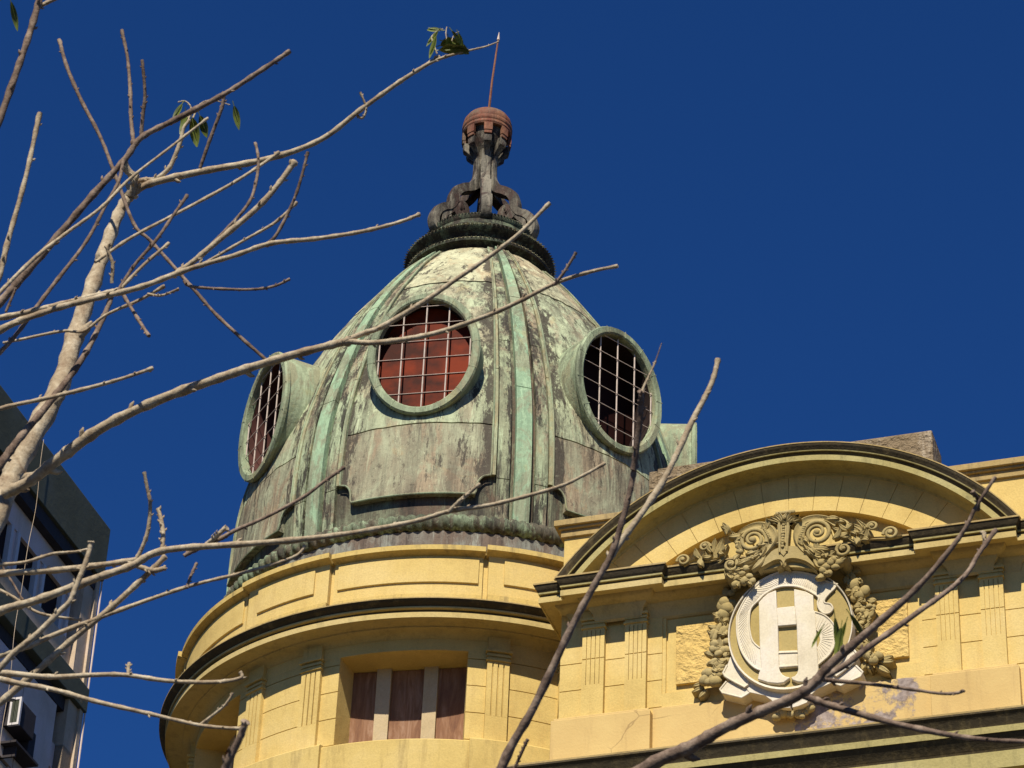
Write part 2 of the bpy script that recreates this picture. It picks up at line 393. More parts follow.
# --- tower windows: three boarded lights between two mullions
for c in WC:
    a = R(c); nrm = Vector((S(a), -Cc(a), 0)); tan = Vector((Cc(a), S(a), 0)); O = Vector((AX, DD, 0))
    def wb(m, x0, x1, d0, d1, z0, z1):
        hexa(m, [O+tan*x+nrm*d+Vector((0, 0, z)) for z in (z0, z1) for x, d in ((x0, d0), (x1, d0), (x1, d1), (x0, d1))])
    m = MB(); wb(m, -.72, .72, 2.22, 2.24, 14.7, 15.98)
    win = m.build('window', M['dark'], bld)
    m = MB()
    
    for x0, x1 in ((-.322, -.178), (.158, .298)):
        m = MB(); wb(m, x0, x1, 2.25, 2.385, 14.75, 15.925); m.build('mullion', M['mullion'], win)
    m = MB()
    wb(m, -.645, -.615, 2.25, 2.36, 14.75, 15.925); wb(m, .60, .645, 2.25, 2.345, 14.75, 15.925)
    m.build('window_frame', M['mullion'], win)
    for x0, x1 in ((-.6149, -.323), (-.177, .157), (.299, .5999)):
        m = MB(); wb(m, x0, x1, 2.26, 2.34, 14.75, 15.915); m.build('board', M['wood'], win)

# --- roof deck, rope ring, drum sheet
mb = MB(); lathe(mb, [(0.05, 17.0), (2.9, 17.0)], seg=90)
mb.add([fac(-2.2, -.3, 17.0), fac(6.5, -.3, 17.0), fac(6.5, -6, 17.0), fac(-5.2, -6, 17.0)], [(0, 1, 2, 3)])
mb.build('roof_deck', M['coping'], bld, smooth=0)
mb = MB()
n = 84
rows = []
for i in range(n*4):
    a = 360*i/(n*4); k = .012 if i % 4 == 0 else 0
    rows.append([tow(2.60+k, a, 16.99), tow(2.585+k, a, 17.2), tow(2.58+k, a, 17.40)])
grid(mb, rows, cu=True)
mb.build('drum', M['drum'], bld)
mb = MB(); rows = []
tw = 155; seg = tw*8; kk = 16
for i in range(seg):
    a = 360*i/seg; row = []
    for j in range(kk):
        t = 2*PI*j/kk; rr = .080*(.74+.42*abs(math.sin(.5*(tw*R(a)+3.2*t)))**.7)
        row.append(tow(2.565+rr*Cc(t)*1.05, a, 17.50+rr*S(t)*1.15))
    rows.append(row)
grid(mb, rows, cu=True, cv=True)
mb.build('rope_moulding', M['rope'], bld, smooth=60)

# --- the dome
ZK = [17.3, 17.6, 18.2, 18.6, 19.0, 19.3, 19.6, 19.9, 20.2, 20.5, 20.8, 21.05, 21.3, 21.55, 21.8, 22.0, 22.2, 22.45]
RK = [2.47, 2.485, 2.50, 2.485, 2.445, 2.385, 2.305, 2.21, 2.105, 1.99, 1.855, 1.725, 1.58, 1.42, 1.255, 1.11, .945, .73]
def rdome(z):
    z = max(ZK[0], min(ZK[-1], z))
    for i in range(len(ZK)-1):
        if z <= ZK[i+1]:
            t = (z-ZK[i])/(ZK[i+1]-ZK[i]); p0 = RK[max(i-1, 0)]; p1 = RK[i]; p2 = RK[i+1]; p3 = RK[min(i+2, len(RK)-1)]
            h0 = ZK[i+1]-ZK[i]; m1 = (p2-p0)/(ZK[i+1]-ZK[max(i-1, 0)])*h0; m2 = (p3-p1)/(ZK[min(i+2, len(RK)-1)]-ZK[i])*h0
            return (2*t**3-3*t*t+1)*p1+(t**3-2*t*t+t)*m1+(-2*t**3+3*t*t)*p2+(t**3-t*t)*m2
    return RK[-1]
def dome_pt(az, z, off):
    dr = (rdome(z+.02)-rdome(z-.02))/.04; L = math.hypot(1, dr)
    return tow(rdome(z)+off/L, az, z-off*dr/L)
WINC = (-11.6, 39.0, -63.0, 87.0, 140, 191); RZ, FR = 19.675, 2.545
def in_window(p):
    for c in WINC:
        a = R(c); d = Vector((p[0]-AX, p[1]-DD)); 
        if d.dot(Vector((S(a), -Cc(a)))) > 1.2:
            x = d.dot(Vector((Cc(a), S(a)))); z = p[2]-RZ
            if (x/.575)**2+(z/.75)**2 < 1: return True
    return False
def cutgrid(mb, rows, cu=False):
    n, m = len(rows), len(rows[0]); fs = []; ins = [[in_window(p) for p in r] for r in rows]
    for i in range(n - (0 if cu else 1)):
        for j in range(m-1):
            i2 = (i+1) % n
            if not (ins[i][j] or ins[i][j+1] or ins[i2][j] or ins[i2][j+1]): fs.append((i*m+j, i*m+j+1, i2*m+j+1, i2*m+j))
    mb.add([p for r in rows for p in r], fs)
def shell(mb, c, hw, zs, off, na=8, offin=-.01, wob=0):
    """curved plate on the dome: hw(z) half width in degrees, off(z) thickness above the dome"""
    rows_o, rows_i = [], []
    for z in zs:
        h = hw(z); o = off(z)
        rows_o.append([dome_pt(c-h+2*h*j/na, z, o+wob*noise.noise(Vector((c-h+2*h*j/na, z*6, 0))*.35)) for j in range(na+1)])
        rows_i.append([dome_pt(c-h+2*h*j/na, z, offin) for j in range(na+1)])
    (cutgrid if na > 18 else grid)(mb, rows_o)
    for k in (0, -1):
        for j in range(na): mb.add([rows_o[k][j], rows_o[k][j+1], rows_i[k][j+1], rows_i[k][j]], [(0, 1, 2, 3)])
    for i in range(len(zs)-1):
        for j in (0, -1): mb.add([rows_o[i][j], rows_o[i+1][j], rows_i[i+1][j], rows_i[i][j]], [(0, 1, 2, 3)])
lin = lambda a, b, n_: [a+(b-a)*i/n_ for i in range(n_+1)]
mb = MB(); rows = [[dome_pt(a*.5, z, 0) for z in lin(17.32, 22.42, 150)] for a in range(0, 720)]
cutgrid(mb, rows, cu=True); dome = mb.build('dome', M['core'], bld)
PER = 360/7; PC = [-12.2+PER*k for k in range(7)]
def hwp(z):
    if z >= 18.13: return 18.1
    if z <= 17.95: return 14.9
    s = (z-17.95)/.18; return 14.9+3.2*(1-math.sqrt(max(0, 1-s*s)))
def offp(z): return .035+.035*max(0, min(1, (18.25-z)/.35))
zs_p = [17.87, 17.91]+lin(17.95, 18.13, 12)+lin(18.16, 18.78, 8)
zs_q = lin(18.80, 21.28, 80); zs_r = lin(21.30, 22.34, 10)
for c in PC:
    m = MB(); shell(m, c, hwp, zs_p, offp, 26, wob=.012)
    p = m.build('dome_panel', M['copper_panel'], dome)
    m = MB(); shell(m, c, lambda z: 18.1, zs_q, lambda z: .032, 80, wob=.012); m.build('dome_panel', M['copper_mid'], dome)
    m = MB(); shell(m, c, lambda z: 18.1, zs_r, lambda z: .038, 20, wob=.008); m.build('dome_panel', M['copper_top'], dome)
    # bottom lip with shoulders, and the standing seams
    m = MB(); P = [dome_pt(c-18.3, z, .06) for z in lin(22.3, 18.17, 34)]
    P += [dome_pt(c-hwp(z)-.1, z, .06+.018*(18.13-z)/.25) for z in lin(18.13, 17.95, 9)] + [dome_pt(c-14.9, 17.90, .078), dome_pt(c-14.6, 17.875, .078)]
    P += [dome_pt(c-14.6+29.2*i/22, 17.872, .078) for i in range(1, 22)]
    Q = []
    for x in reversed(P[:45]): Q.append(x)
    mir = [dome_pt(c+14.6, 17.875, .078), dome_pt(c+14.9, 17.90, .078)] + [dome_pt(c+hwp(z)+.1, z, .06+.018*(18.13-z)/.25) for z in lin(17.95, 18.13, 9)] + [dome_pt(c+18.3, z, .06) for z in lin(18.17, 22.3, 34)]
    tube(m, [Vector(x) for x in P+mir], .011, 6)
    m.build('panel_bead', M['copper_ring'], dome)
    for sg in (-1, 1):
        for a, b in ((18.14, 19.6), (19.61, 20.9), (20.91, 22.33)):
            m = MB(); shell(m, c+sg*18.7, lambda z: .62, lin(a, b, 14), lambda z: .058, 2); m.build('border_strip', M['copper_strip'], dome)
for k in range(7):
    c = PC[k]+PER/2
    zr = lin(17.60, 22.36, 44)
    for a, b in ((17.60, 19.35), (19.36, 20.95), (20.96, 22.36)):
        m = MB(); shell(m, c, lambda z: 1.9, lin(a, b, 16), lambda z: .072, 3); m.build('rib', M['copper_rib'], dome)
    for sgn in (-1, 1):
        for a, b in ((17.60, 18.1), (18.11, 20.1), (20.11, 22.36)):
            m = MB(); shell(m, c+sgn*4.6, lambda z: 1.5, lin(a, b, 16), lambda z: .052, 2); m.build('rib_flank', M['copper'], dome)
# --- collar under the finial
mb = MB()
lathe(mb, [(.70, 22.30), (.80, 22.26), (.82, 22.30), (.79, 22.35), (.76, 22.42), (.80, 22.46), (.862, 22.48), (.87, 22.505), (.85, 22.53), (.76, 22.545), (.77, 22.59), (.82, 22.64), (.868, 22.665), (.882, 22.69), (.87, 22.72), (.80, 22.745), (.77, 22.78), (.775, 22.81), (.74, 22.84), (.70, 22.86), (.665, 22.91), (.65, 22.96), (.67, 22.985), (.675, 23.01), (.655, 23.04), (.05, 23.06)], seg=120)
col_ = mb.build('collar', M['copper_dark'], dome)
n = 110
for r_, z_, s in ((.880, 22.70, .024), (.866, 22.515, .018), (.672, 23.02, .019)):
    mb = MB(); lathe(mb, [(r_-.006, z_-.004), (r_+.001, z_-.003), (r_+.001, z_+.003), (r_-.006, z_+.004)], seg=n, closed=True)
    for i in range(n):
        a = 360*i/n; q = Vector(tow(r_, a, z_))
        d = Vector((S(R(a)), -Cc(R(a)), 0)); t_ = Vector((Cc(R(a)), S(R(a)), 0)); u = Vector((0, 0, 1))
        mb.add([q+t_*s, q-t_*s, q+d*s*1.2, q+u*s*.9-d*s*.5, q-u*s*.9-d*s*.3], [(0, 2, 3), (2, 1, 3), (0, 4, 2), (2, 4, 1)])
    mb.build('collar_beading', M['copper_top'], dome)

# --- round windows standing out of the dome
def round_window(c, red, i_=0):
    a = R(c); nr = Vector((S(a), -Cc(a), 0)); tn = Vector((Cc(a), S(a), 0)); O = Vector((AX, DD, RZ))
    A_, B_ = .61, .785
    P = lambda k, x, z, d: O+tn*x+Vector((0, 0, z))+nr*d
    el = lambda a_, b_, d, nn=56: [P(0, a_*Cc(2*PI*i/nn), b_*S(2*PI*i/nn), d) for i in range(nn)]
    m = MB(); grid(m, [el(A_-.02, B_-.02, 1.4), el(A_-.02, B_-.02, FR-.03)], cv=True)
    hood = m.build('round_window', M['copper_ring'], bld)
    m = MB()
    grid(m, [el(A_-.02, B_-.02, FR-.05), el(A_, B_, FR-.045), el(A_+.005, B_+.005, FR-.01), el(A_-.01, B_-.01, FR+.012), el(A_-.07, B_-.07, FR+.014), el(A_-.088, B_-.088, FR-.0), el(A_-.095, B_-.095, FR-.07), el(A_-.02, B_-.02, FR-.10)], cv=True)
    for q in range(14):
        t = 2*PI*(q+.3)/14
        e0 = P(0, (A_+.004)*Cc(t), (B_+.004)*S(t), FR+.010); e1 = P(0, (A_-.085)*Cc(t), (B_-.085)*S(t), FR+.014)
        tube(m, [e0, e1], .0045, 4)
    m.build('frame', M['copper_ring'], hood)
    m = MB(); m.add(el(A_-.03, B_-.03, FR-(.17 if red else .36)), [tuple(range(56))]); m.build('glass', M['redglass'] if red else M['darkglass'], hood, smooth=0)
    m = MB(); grid(m, [el(A_-.098, B_-.098, FR-.075), el(A_-.085, B_-.085, FR-(.165 if red else .355))], cv=True); m.build('liner', M['liner'] if i_ == 2 else M['dark'], hood)
    m = MB(); ai, bi = A_-.09, B_-.09
    for i in range(-2, 3):
        x = i*.247
        if abs(x) < ai:
            h = bi*math.sqrt(1-(x/ai)**2); tube(m, [P(0, x, -h, FR-.05), P(0, x, h, FR-.05)], .0085, 6)
    for i in range(-3, 4):
        z = i*.226-.04
        if abs(z) < bi:
            h = ai*math.sqrt(1-(z/bi)**2); tube(m, [P(0, -h, z, FR-.038), P(0, h, z, FR-.038)], .0045, 6)
    m.build('grille', M['grille'], hood)
for i, c in enumerate(WINC): round_window(c, i != 1 and i != 2, i)

# --- finial: scroll brackets, urn, rod
def axf(r, a, z): return tow(r, a, z)
fin = MB()
lathe(fin, [(.06, 23.04), (.05, 23.3), (.05, 23.8), (.06, 24.05), (.08, 24.16), (.08, 24.19), (.125, 24.20), (.13, 24.235), (.125, 24.27), (.085, 24.28), (.09, 24.35), (.13, 24.45), (.20, 24.56), (.24, 24.70), (.25, 24.80)], seg=32)
finial = fin.build('finial', M['finial'], bld)
m = MB(); lathe(m, [(.24, 24.715), (.290, 24.715), (.302, 24.74), (.296, 24.775), (.306, 24.79), (.306, 24.83), (.296, 24.845), (.302, 24.87), (.288, 24.925), (.255, 24.98), (.19, 25.02), (.10, 25.045), (.03, 25.06), (.0, 25.17)], seg=40)
m.build('urn_cap', M['redlead'], finial)
for i in range(8):
    c = 3+45*i
    m = MB(); tbox(m, .262, .302, c-10, c+10, 24.60, 24.713, 4); tbox(m, .255, .294, c-9, c+9, 24.555, 24.599, 4); m.build('urn_tab', M['redlead'], finial)
    m = MB(); lathe(m, [(.10, 24.24), (.135, 24.24), (.15, 24.33), (.21, 24.40), (.275, 24.45), (.285, 24.50), (.275, 24.552), (.22, 24.56), (.14, 24.40)], c-10, c+10, 4, True); m.build('urn_petal', M['finial'], finial)
def rz(c, pts, rad, m, wide=1):
    a = R(c); d = Vector((S(a), -Cc(a), 0)); tn = Vector((Cc(a), S(a), 0)); O = Vector((AX, DD, 0))
    # catmull-rom through (r, z)
    P = [Vector((r_, z_)) for r_, z_ in pts]; out = []
    for i in range(len(P)-1):
        p0, p1, p2, p3 = P[max(i-1, 0)], P[i], P[i+1], P[min(i+2, len(P)-1)]
        for s in range(5):
            t = s/5; out.append(.5*((2*p1)+(p2-p0)*t+(2*p0-5*p1+4*p2-p3)*t*t+(3*p1-p0-3*p2+p3)*t**3))
    out.append(P[-1]); n_ = len(out); rows = []
    for i, q in enumerate(out):
        tg = (out[min(i+1, n_-1)]-out[max(i-1, 0)]).normalized(); nn = Vector((-tg.y, tg.x)); rr = rad(i/(n_-1))
        hw_ = wide*.058
        rows.append([O+d*(q.x+nn.x*sx*rr)+Vector((0, 0, q.y+nn.y*sx*rr))+tn*(sy*hw_) for sx, sy in ((-1, -1), (1, -1), (1.25, 0), (1, 1), (-1, 1), (-.7, 0))])
    grid(m, rows, cv=True); m.add(rows[0], [tuple(range(6))]); m.add(rows[-1], [tuple(range(6))])
for i in range(6):
    c = 4+60*i; m = MB()
    rz(c, [(.085, 24.42), (.075, 24.22), (.095, 24.0), (.18, 23.84), (.30, 23.76), (.385, 23.68), (.43, 23.56), (.43, 23.42), (.37, 23.33), (.30, 23.34), (.27, 23.42), (.31, 23.49), (.36, 23.46)], lambda t: .060-.014*t, m)
    rz(c, [(.40, 23.58), (.44, 23.46), (.50, 23.38), (.58, 23.33), (.65, 23.25), (.685, 23.13), (.66, 23.02), (.60, 22.99)], lambda t: .034+.014*S(PI*t), m, 1.1)
    rz(c, [(.42, 23.40), (.50, 23.30), (.56, 23.22), (.55, 23.10), (.46, 23.05), (.36, 23.10), (.33, 23.22)], lambda t: .034, m, .9)
    for r_, z_, q_ in ((.36, 23.44, .085), (.50, 23.24, .06), (.42, 23.62, .05), (.28, 23.30, .06)): ball(m, tow(r_, c, z_), q_, 1, 1.1, 6)
    m.build('scroll_bracket', M['finial'], finial)
m = MB(); tube(m, [Vector(tow(.0, 0, 25.0)), Vector(tow(.03, 60, 25.6)), Vector(tow(.075, 80, 26.28))], [.018, .014, .011], 6); m.build('rod', M['redlead'], finial)
m = MB(); tube(m, [Vector(tow(.075, 80, 26.27)), Vector(tow(.077, 80, 26.31)), Vector(tow(.082, 80, 26.40))], [.018, .015, .002], 6); m.build('rod_tip', M['grille'], finial)

# ------------------------------------------------------------------ the front bay with the arched pediment
mb = MB()
ZJ = [15.21, 15.51, 15.81]
def courses(v0, v1, p0, p1, z0, z1):
    zs = [z0]+[z for z in ZJ if z0 < z < z1]+[z1]
    for i in range(len(zs)-1): fbox(mb, v0, v1, p0, p1, zs[i]+(.005 if i else 0), zs[i+1]-(.005 if i < len(zs)-2 else 0))
fbox(mb, -2.31, 2.31, -.60, -.035, -1.6, 16.6)            # backing
fbox(mb, -2.31, -1.30, -.0349, -.015, 14.3, 16.55); fbox(mb, 1.30, 2.31, -.0349, -.015, 14.3, 16.55)
courses(-2.325, -1.285, -.0149, 0, 14.3, 16.245); courses(1.285, 2.325, -.0149, 0, 14.3, 16.245)
fbox(mb, -1.285, 1.285, -.0349, 0, 14.3, 15.355)
fbox(mb, -2.325, 2.325, -.0349, 0, 16.2451, 16.60)
fbox(mb, -2.325, -2.3101, -.60, -.015, -1.6, 16.6); fbox(mb, 2.3101, 2.325, -.60, -.015, -1.6, 16.6)
# inner frame of the panel
for v0, v1, z0, z1 in ((-1.285, -1.25, 15.3551, 16.2449), (1.25, 1.285, 15.3551, 16.2449), (-1.25, 1.25, 16.205, 16.2449)): fbox(mb, v0, v1, -.0349, -.012, z0, z1)
mb.build('bay_wall', M['stucco'], bld)
for s in (-1, 1):
    mb = MB(); a, b = sorted((s*1.145, s*.30)); fbox(mb, a, b, -.034, .004, 15.435, 16.10); mb.build('rough_panel', M['rough'], bld, bevel=.005)
# plinth with its pedestals
mb = MB()
fbox(mb, -1.36, 1.36, .001, .055, 14.30, 15.165); fbox(mb, -1.36, 1.36, .001, .04, 15.1651, 15.185)
for v0, v1 in ((-2.36, -1.361), (1.361, 2.20)): fbox(mb, v0, v1, .001, .14, 14.30, 15.12); fbox(mb, v0+.02, v1-.02, .001, .12, 15.1201, 15.15)
fbox(mb, 2.2001, 2.35, .001, .07, 14.3, 15.13)
fbox(mb, -2.36, -2.326, -.5, .0, 14.3, 15.12)
mb.build('plinth', M['plinth'], bld, bevel=.008)
# pilasters in pairs
for s in (-1, 1):
    for c, wd in ((s*1.972, .225), (s*1.54, .218)):
        v0, v1 = c-wd/2, c+wd/2
        m = MB(); fbox(m, v0, v1, .0005, .042, 15.52, 16.13)
        q = wd/5
        for i in range(5): fbox(m, v0+q*i+(.0035 if i else 0), v0+q*(i+1)-(.0035 if i < 4 else 0), .0421, .06, 15.52, 15.805); fbox(m, v0+q*i+(.0035 if i else 0), v0+q*(i+1)-(.0035 if i < 4 else 0), .0421, .06, 15.815, 16.13)
        fbox(m, v0, v1, .0005, .06, 15.15, 15.5199); fbox(m, v0, v1, .0005, .06, 16.1301, 16.15)
        p = m.build('pilaster', M['stucco'], bld)
        m = MB()
        fbox(m, v0-.012, v1+.012, .0005, .078, 16.1501, 16.17); fbox(m, v0, v1, .0005, .062, 16.1701, 16.20); fbox(m, v0-.01, v1+.01, .0005, .075, 16.2001, 16.22)
        fbox(m, v0, v1, .0005, .06, 16.2201, 16.24); fbox(m, v0-.018, v1+.018, .0005, .085, 16.2401, 16.265); fbox(m, v0, v1, .0005, .06, 16.2651, 16.45)
        m.build('capital', M['stucco_trim'], p)
# entablature, breaking forward over the pilasters
path = [(-2.204, -.9), (-2.204, 0), (-1.954, 0), (-1.954, .08), (-1.478, .08), (-1.478, 0), (1.579, 0), (1.579, .08), (2.002, .08), (2.002, 0), (2.25, 0), (2.25, -.9)]
def E_(pr): return [(-.02 if p < 0 else p+.10*min(1, p/.15), z-.068*min(1, max(0, p)/.15) if p >= 0 else z-.02) for p, z in pr]
ent = [('entablature', 'fascia', [(-.02, 16.22), (.002, 16.22), (.012, 16.30), (.03, 16.34), (.035, 16.37), (.06, 16.40), (.085, 16.44), (.09, 16.462), (.165, 16.462), (.165, 16.455), (.18, 16.455), (.18, 16.518), (.15, 16.523), (-.02, 16.475)]),
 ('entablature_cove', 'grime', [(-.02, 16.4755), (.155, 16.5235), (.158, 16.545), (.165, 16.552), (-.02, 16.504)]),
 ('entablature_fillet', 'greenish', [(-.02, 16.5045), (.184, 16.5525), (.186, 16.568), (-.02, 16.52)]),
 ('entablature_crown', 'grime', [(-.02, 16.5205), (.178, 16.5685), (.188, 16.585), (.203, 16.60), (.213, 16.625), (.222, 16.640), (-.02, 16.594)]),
 ('entablature_cap', 'coping', [(-.02, 16.5945), (.228, 16.6425), (.228, 16.660), (-.02, 16.64)])]
for nm, mt, pr in ent:
    mb = MB(); msweep(mb, path, E_(pr)); mb.build(nm, M[mt], bld)
# pediment arch: swept moulding, voussoir ring and tympanum
ZC = 15.03
def arcsweep(mb, prof, a0, a1, seg=90):
    rows = []
    for i in range(seg+1):
        a = R(a0+(a1-a0)*i/seg); rows.append([fac(r_*S(a), p, ZC+r_*Cc(a)) for r_, p in prof])
    grid(mb, rows, cv=True); mb.add(rows[0], [tuple(range(len(prof)))]); mb.add(rows[-1], [tuple(range(len(prof)))])
AE = math.degrees(math.acos(1.56/2.75))
mb = MB(); arcsweep(mb, [(2.60, -.25), (2.615, .001), (2.635, .015), (2.640, .05), (2.655, .07), (2.66, .10), (2.655, .23), (2.64, .235), (2.64, .25), (2.70, .25), (2.705, .22), (2.72, -.25)], -AE, AE)
arch = mb.build('pediment_arch', M['greenish'], bld)
mb = MB(); arcsweep(mb, [(2.7205, -.25), (2.706, .221), (2.722, .225)] + [(2.738, .235), (2.742, .25), (2.7425, -.25)], -AE, AE)
mb.build('arch_cove', M['grime'], arch)
mb = MB(); arcsweep(mb, [(2.743, -.25), (2.743, .262), (2.752, .266), (2.7525, -.25)], -AE, AE); mb.build('arch_fillet', M['greenish'], arch)
mb = MB(); arcsweep(mb, [(2.753, -.25), (2.753, .258), (2.765, .262), (2.785, .285), (2.80, .294), (2.814, .297), (2.82, -.25)], -AE, AE)
mb.build('arch_crown', M['grime'], arch)
mb = MB(); arcsweep(mb, [(2.8145, .302), (2.826, .302), (2.845, -.25), (2.8205, -.25)], -AE, AE); mb.build('arch_cap', M['coping'], arch)
mb = MB(); nv = 16
arcsweep(mb, [(2.206, -.2), (2.206, -.012), (2.64, -.012), (2.64, -.2)], -math.degrees(math.acos(1.56/2.42)), math.degrees(math.acos(1.56/2.42)), 60)
mb.build('ring_backing', M['stucco'], arch); mb = MB()
A2 = math.degrees(math.acos(1.56/2.42))
for i in range(nv):
    a0 = -A2+2*A2*i/nv+.06; a1 = -A2+2*A2*(i+1)/nv-.06
    arcsweep(mb, [(2.205, -.0119), (2.205, .0), (2.64, .0), (2.64, -.0119)], a0, a1, 3)
mb.build('voussoir_ring', M['stucco'], arch)
mb = MB(); pts = [(2.62*S(R(-A2+2*A2*i/40)), ZC+2.62*Cc(R(-A2+2*A2*i/40))) for i in range(41)]
fpoly(mb, pts+[(2.0, 16.50), (-2.0, 16.50)], -.30, -.10); mb.build('tympanum', M['stucco_trim'], arch)
# low cornice under the plinth
path = [(-2.36, -.9), (-2.36, .08), (2.36, .08), (2.36, -.9)]
mb = MB(); msweep(mb, path, [(-.4, 13.7), (0, 13.7), (.02, 13.9), (.06, 13.945), (.28, 13.95), (.28, 13.935), (.30, 13.935), (.30, 14.105), (.25, 14.11), (-.4, 14.11)])
mb.build('low_cornice', M['greenish'], bld)
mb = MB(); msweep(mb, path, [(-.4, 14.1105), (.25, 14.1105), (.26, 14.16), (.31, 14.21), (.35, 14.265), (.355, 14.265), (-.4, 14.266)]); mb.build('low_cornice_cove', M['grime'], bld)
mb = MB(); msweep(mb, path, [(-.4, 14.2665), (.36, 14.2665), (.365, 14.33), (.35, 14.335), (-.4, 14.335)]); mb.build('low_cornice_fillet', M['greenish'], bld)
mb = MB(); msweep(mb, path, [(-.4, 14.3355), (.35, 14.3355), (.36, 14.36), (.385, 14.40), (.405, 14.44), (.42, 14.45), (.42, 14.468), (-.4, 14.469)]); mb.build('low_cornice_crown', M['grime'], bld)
mb = MB(); msweep(mb, path, [(-.4, 14.4695), (.418, 14.4695), (.418, 14.488), (-.1, 14.55), (-.4, 14.55)]); mb.build('low_cornice_top', M['coping'], bld)
# attic wall behind the pediment, its coping, and the stone block on top
mb = MB(); fbox(mb, -2.39, 4.5, -.8, -.20, 16.5, 17.50); mb.build('attic_wall', M['stucco'], bld, bevel=.006)
mb = MB(); fbox(mb, -2.42, 4.53, -.8, -.17, 17.42, 17.50); fbox(mb, -2.44, 4.56, -.82, -.14, 17.5001, 17.53); fbox(mb, -2.48, 4.58, -.84, -.11, 17.5301, 17.60)
mb.build('attic_coping', M['coping'], bld, bevel=.006)
mb = MB(); fbox(mb, -1.53, 1.358, -1.1, -.60, 17.60, 18.40); fbox(mb, -1.62, -1.5301, -1.1, -.60, 17.60, 18.375); mb.build('roof_block', M['roofstone'], bld, bevel=.015)
mb = MB(); fbox(mb, 2.33, 6.5, -6, -.45, -1.6, 16.9); fbox(mb, -2.2, 2.33, -6, -.61, -1.6, 16.9); mb.build('rear_wall', M['stucco'], bld, smooth=0)

# --- the emblem: shield, monogram, volutes, garlands
def at_plane(x, y, p=.08):
    """pixel of the photograph -> (v, z) on the wall of the bay, used as a drafting aid for the relief's outline"""
    a = (x-512)/F_PX; b = -(y-384)/F_PX; a, b = Cc(RO)*a-S(RO)*b, S(RO)*a+Cc(RO)*b
    d = Vector((a, Cc(TH)-b*S(TH), S(TH)+b*Cc(TH))); q = d*((W0-p)/d.dot(NN)); return (q.dot(DV)-UC, q.z)
A = lambda x, y: at_plane(690+x/6.4, 500+y/6.4)
B = lambda x, y: at_plane(690+x/6.4, 600+y/6.4)
C3 = lambda x, y: at_plane(780+x/6.4, 500+y/6.4)
C4 = lambda x, y: at_plane(780+x/6.4, 600+y/6.4)
def smooth_poly(P, n=4, closed=True):
    out = []; k = len(P)
    for i in range(k if closed else k-1):
        p0, p1, p2, p3 = [Vector(P[(i+j) % k] if closed else P[max(0, min(k-1, i+j))]) for j in (-1, 0, 1, 2)]
        for s in range(n):
            t = s/n; q = .5*((2*p1)+(p2-p0)*t+(2*p0-5*p1+4*p2-p3)*t*t+(3*p1-p0-3*p2+p3)*t**3); out.append((q.x, q.y))
    if not closed: out.append(tuple(P[-1]))
    return out
FWD = .20
s0, s1 = Vector(at_plane(790, 640, .08)), Vector(at_plane(790, 640, .08+FWD)); sh_ = s1-s0
cx, cz = .012+sh_.x, 15.86+sh_.y
at_base, fac_base = at_plane, fac
at_plane = lambda x, y, p=.08+FWD: at_base(x, y, p)
fac = lambda v, p, z: fac_base(v, p+FWD if p > 0 else p, z)
m = MB(); pts = [(cx+.605*Cc(2*PI*i/60), cz+.655*S(2*PI*i/60)) for i in range(60)]
fpoly(m, pts, -.03, .045); emblem = m.build('emblem', M['shield'], bld, bevel=.01)
m = MB(); rows = []
for i in range(61):
    a = 2*PI*i/60; wd = .009+.012*max(0, -S(a))**2
    rows.append([fac(cx+(.605+dr)*Cc(a), p, cz+(.655+dr)*S(a)) for dr, p in ((-wd, .04), (-wd*.6, .075), (wd*.6, .08), (wd, .05), (wd, -.02))])
grid(m, rows); m.build('shield_rim', M['white'], emblem)
G_out = [(945, 535), (905, 527), (860, 508), (800, 480), (720, 460), (640, 455), (560, 465), (480, 500), (400, 565), (345, 640), (305, 720)]
G_o2 = [(297, 130), (300, 220), (322, 310), (360, 378), (410, 428), (456, 448)]
G_in = [(446, 305), (400, 262), (380, 190), (377, 120), (388, 50)]
G_i2 = [(435, 640), (475, 600), (540, 562), (600, 548), (680, 550), (745, 572), (800, 602), (822, 625)]
G_t = [(815, 655), (825, 695), (855, 722), (890, 720), (912, 692), (897, 662), (862, 655), (858, 635), (885, 600), (925, 562)]
go_ = smooth_poly([A(*p) for p in G_out]+[B(*p) for p in G_o2], 3, False); gi_ = smooth_poly([B(*p) for p in G_in]+[A(*p) for p in G_i2]+[A(*p) for p in G_t], 3, False)
m = MB(); fpoly(m, go_+gi_, .04, .068)
# raised edge and the fine ribs across the letter
tube(m, [Vector(fac(v, .068, z)) for v, z in go_], .010, 6); tube(m, [Vector(fac(v, .068, z)) for v, z in gi_], .010, 6)
gc = A(620, 780)
no, ni = len(go_), len(smooth_poly([B(*p) for p in G_in]+[A(*p) for p in G_i2], 3, False))
for i in range(64):
    t = i/63; jo = 6+t*(no-10); ji = (ni-2)*(1-t)+1
    o = Vector(go_[int(jo)]).lerp(Vector(go_[min(no-1, int(jo)+1)]), jo % 1); q = Vector(gi_[int(ji)]).lerp(Vector(gi_[min(ni-1, int(ji)+1)]), ji % 1)
    a_, b_ = o.lerp(q, .14), o.lerp(q, .82)
    tube(m, [Vector(fac(a_.x, .068, a_.y)), Vector(fac(b_.x, .068, b_.y))], .0055, 4)
bo = smooth_poly([B(*p) for p in [(795, 72), (860, 95), (912, 145), (933, 205), (926, 275), (892, 342), (845, 388), (815, 412)]], 3, False)
bi_ = [B(*p) for p in [(812, 300), (830, 255), (824, 205), (798, 178)]]
fpoly(m, bo+bi_, .04, .068); tube(m, [Vector(fac(v, .068, z)) for v, z in bo], .010, 6)
q0 = Vector(B(790, 240))
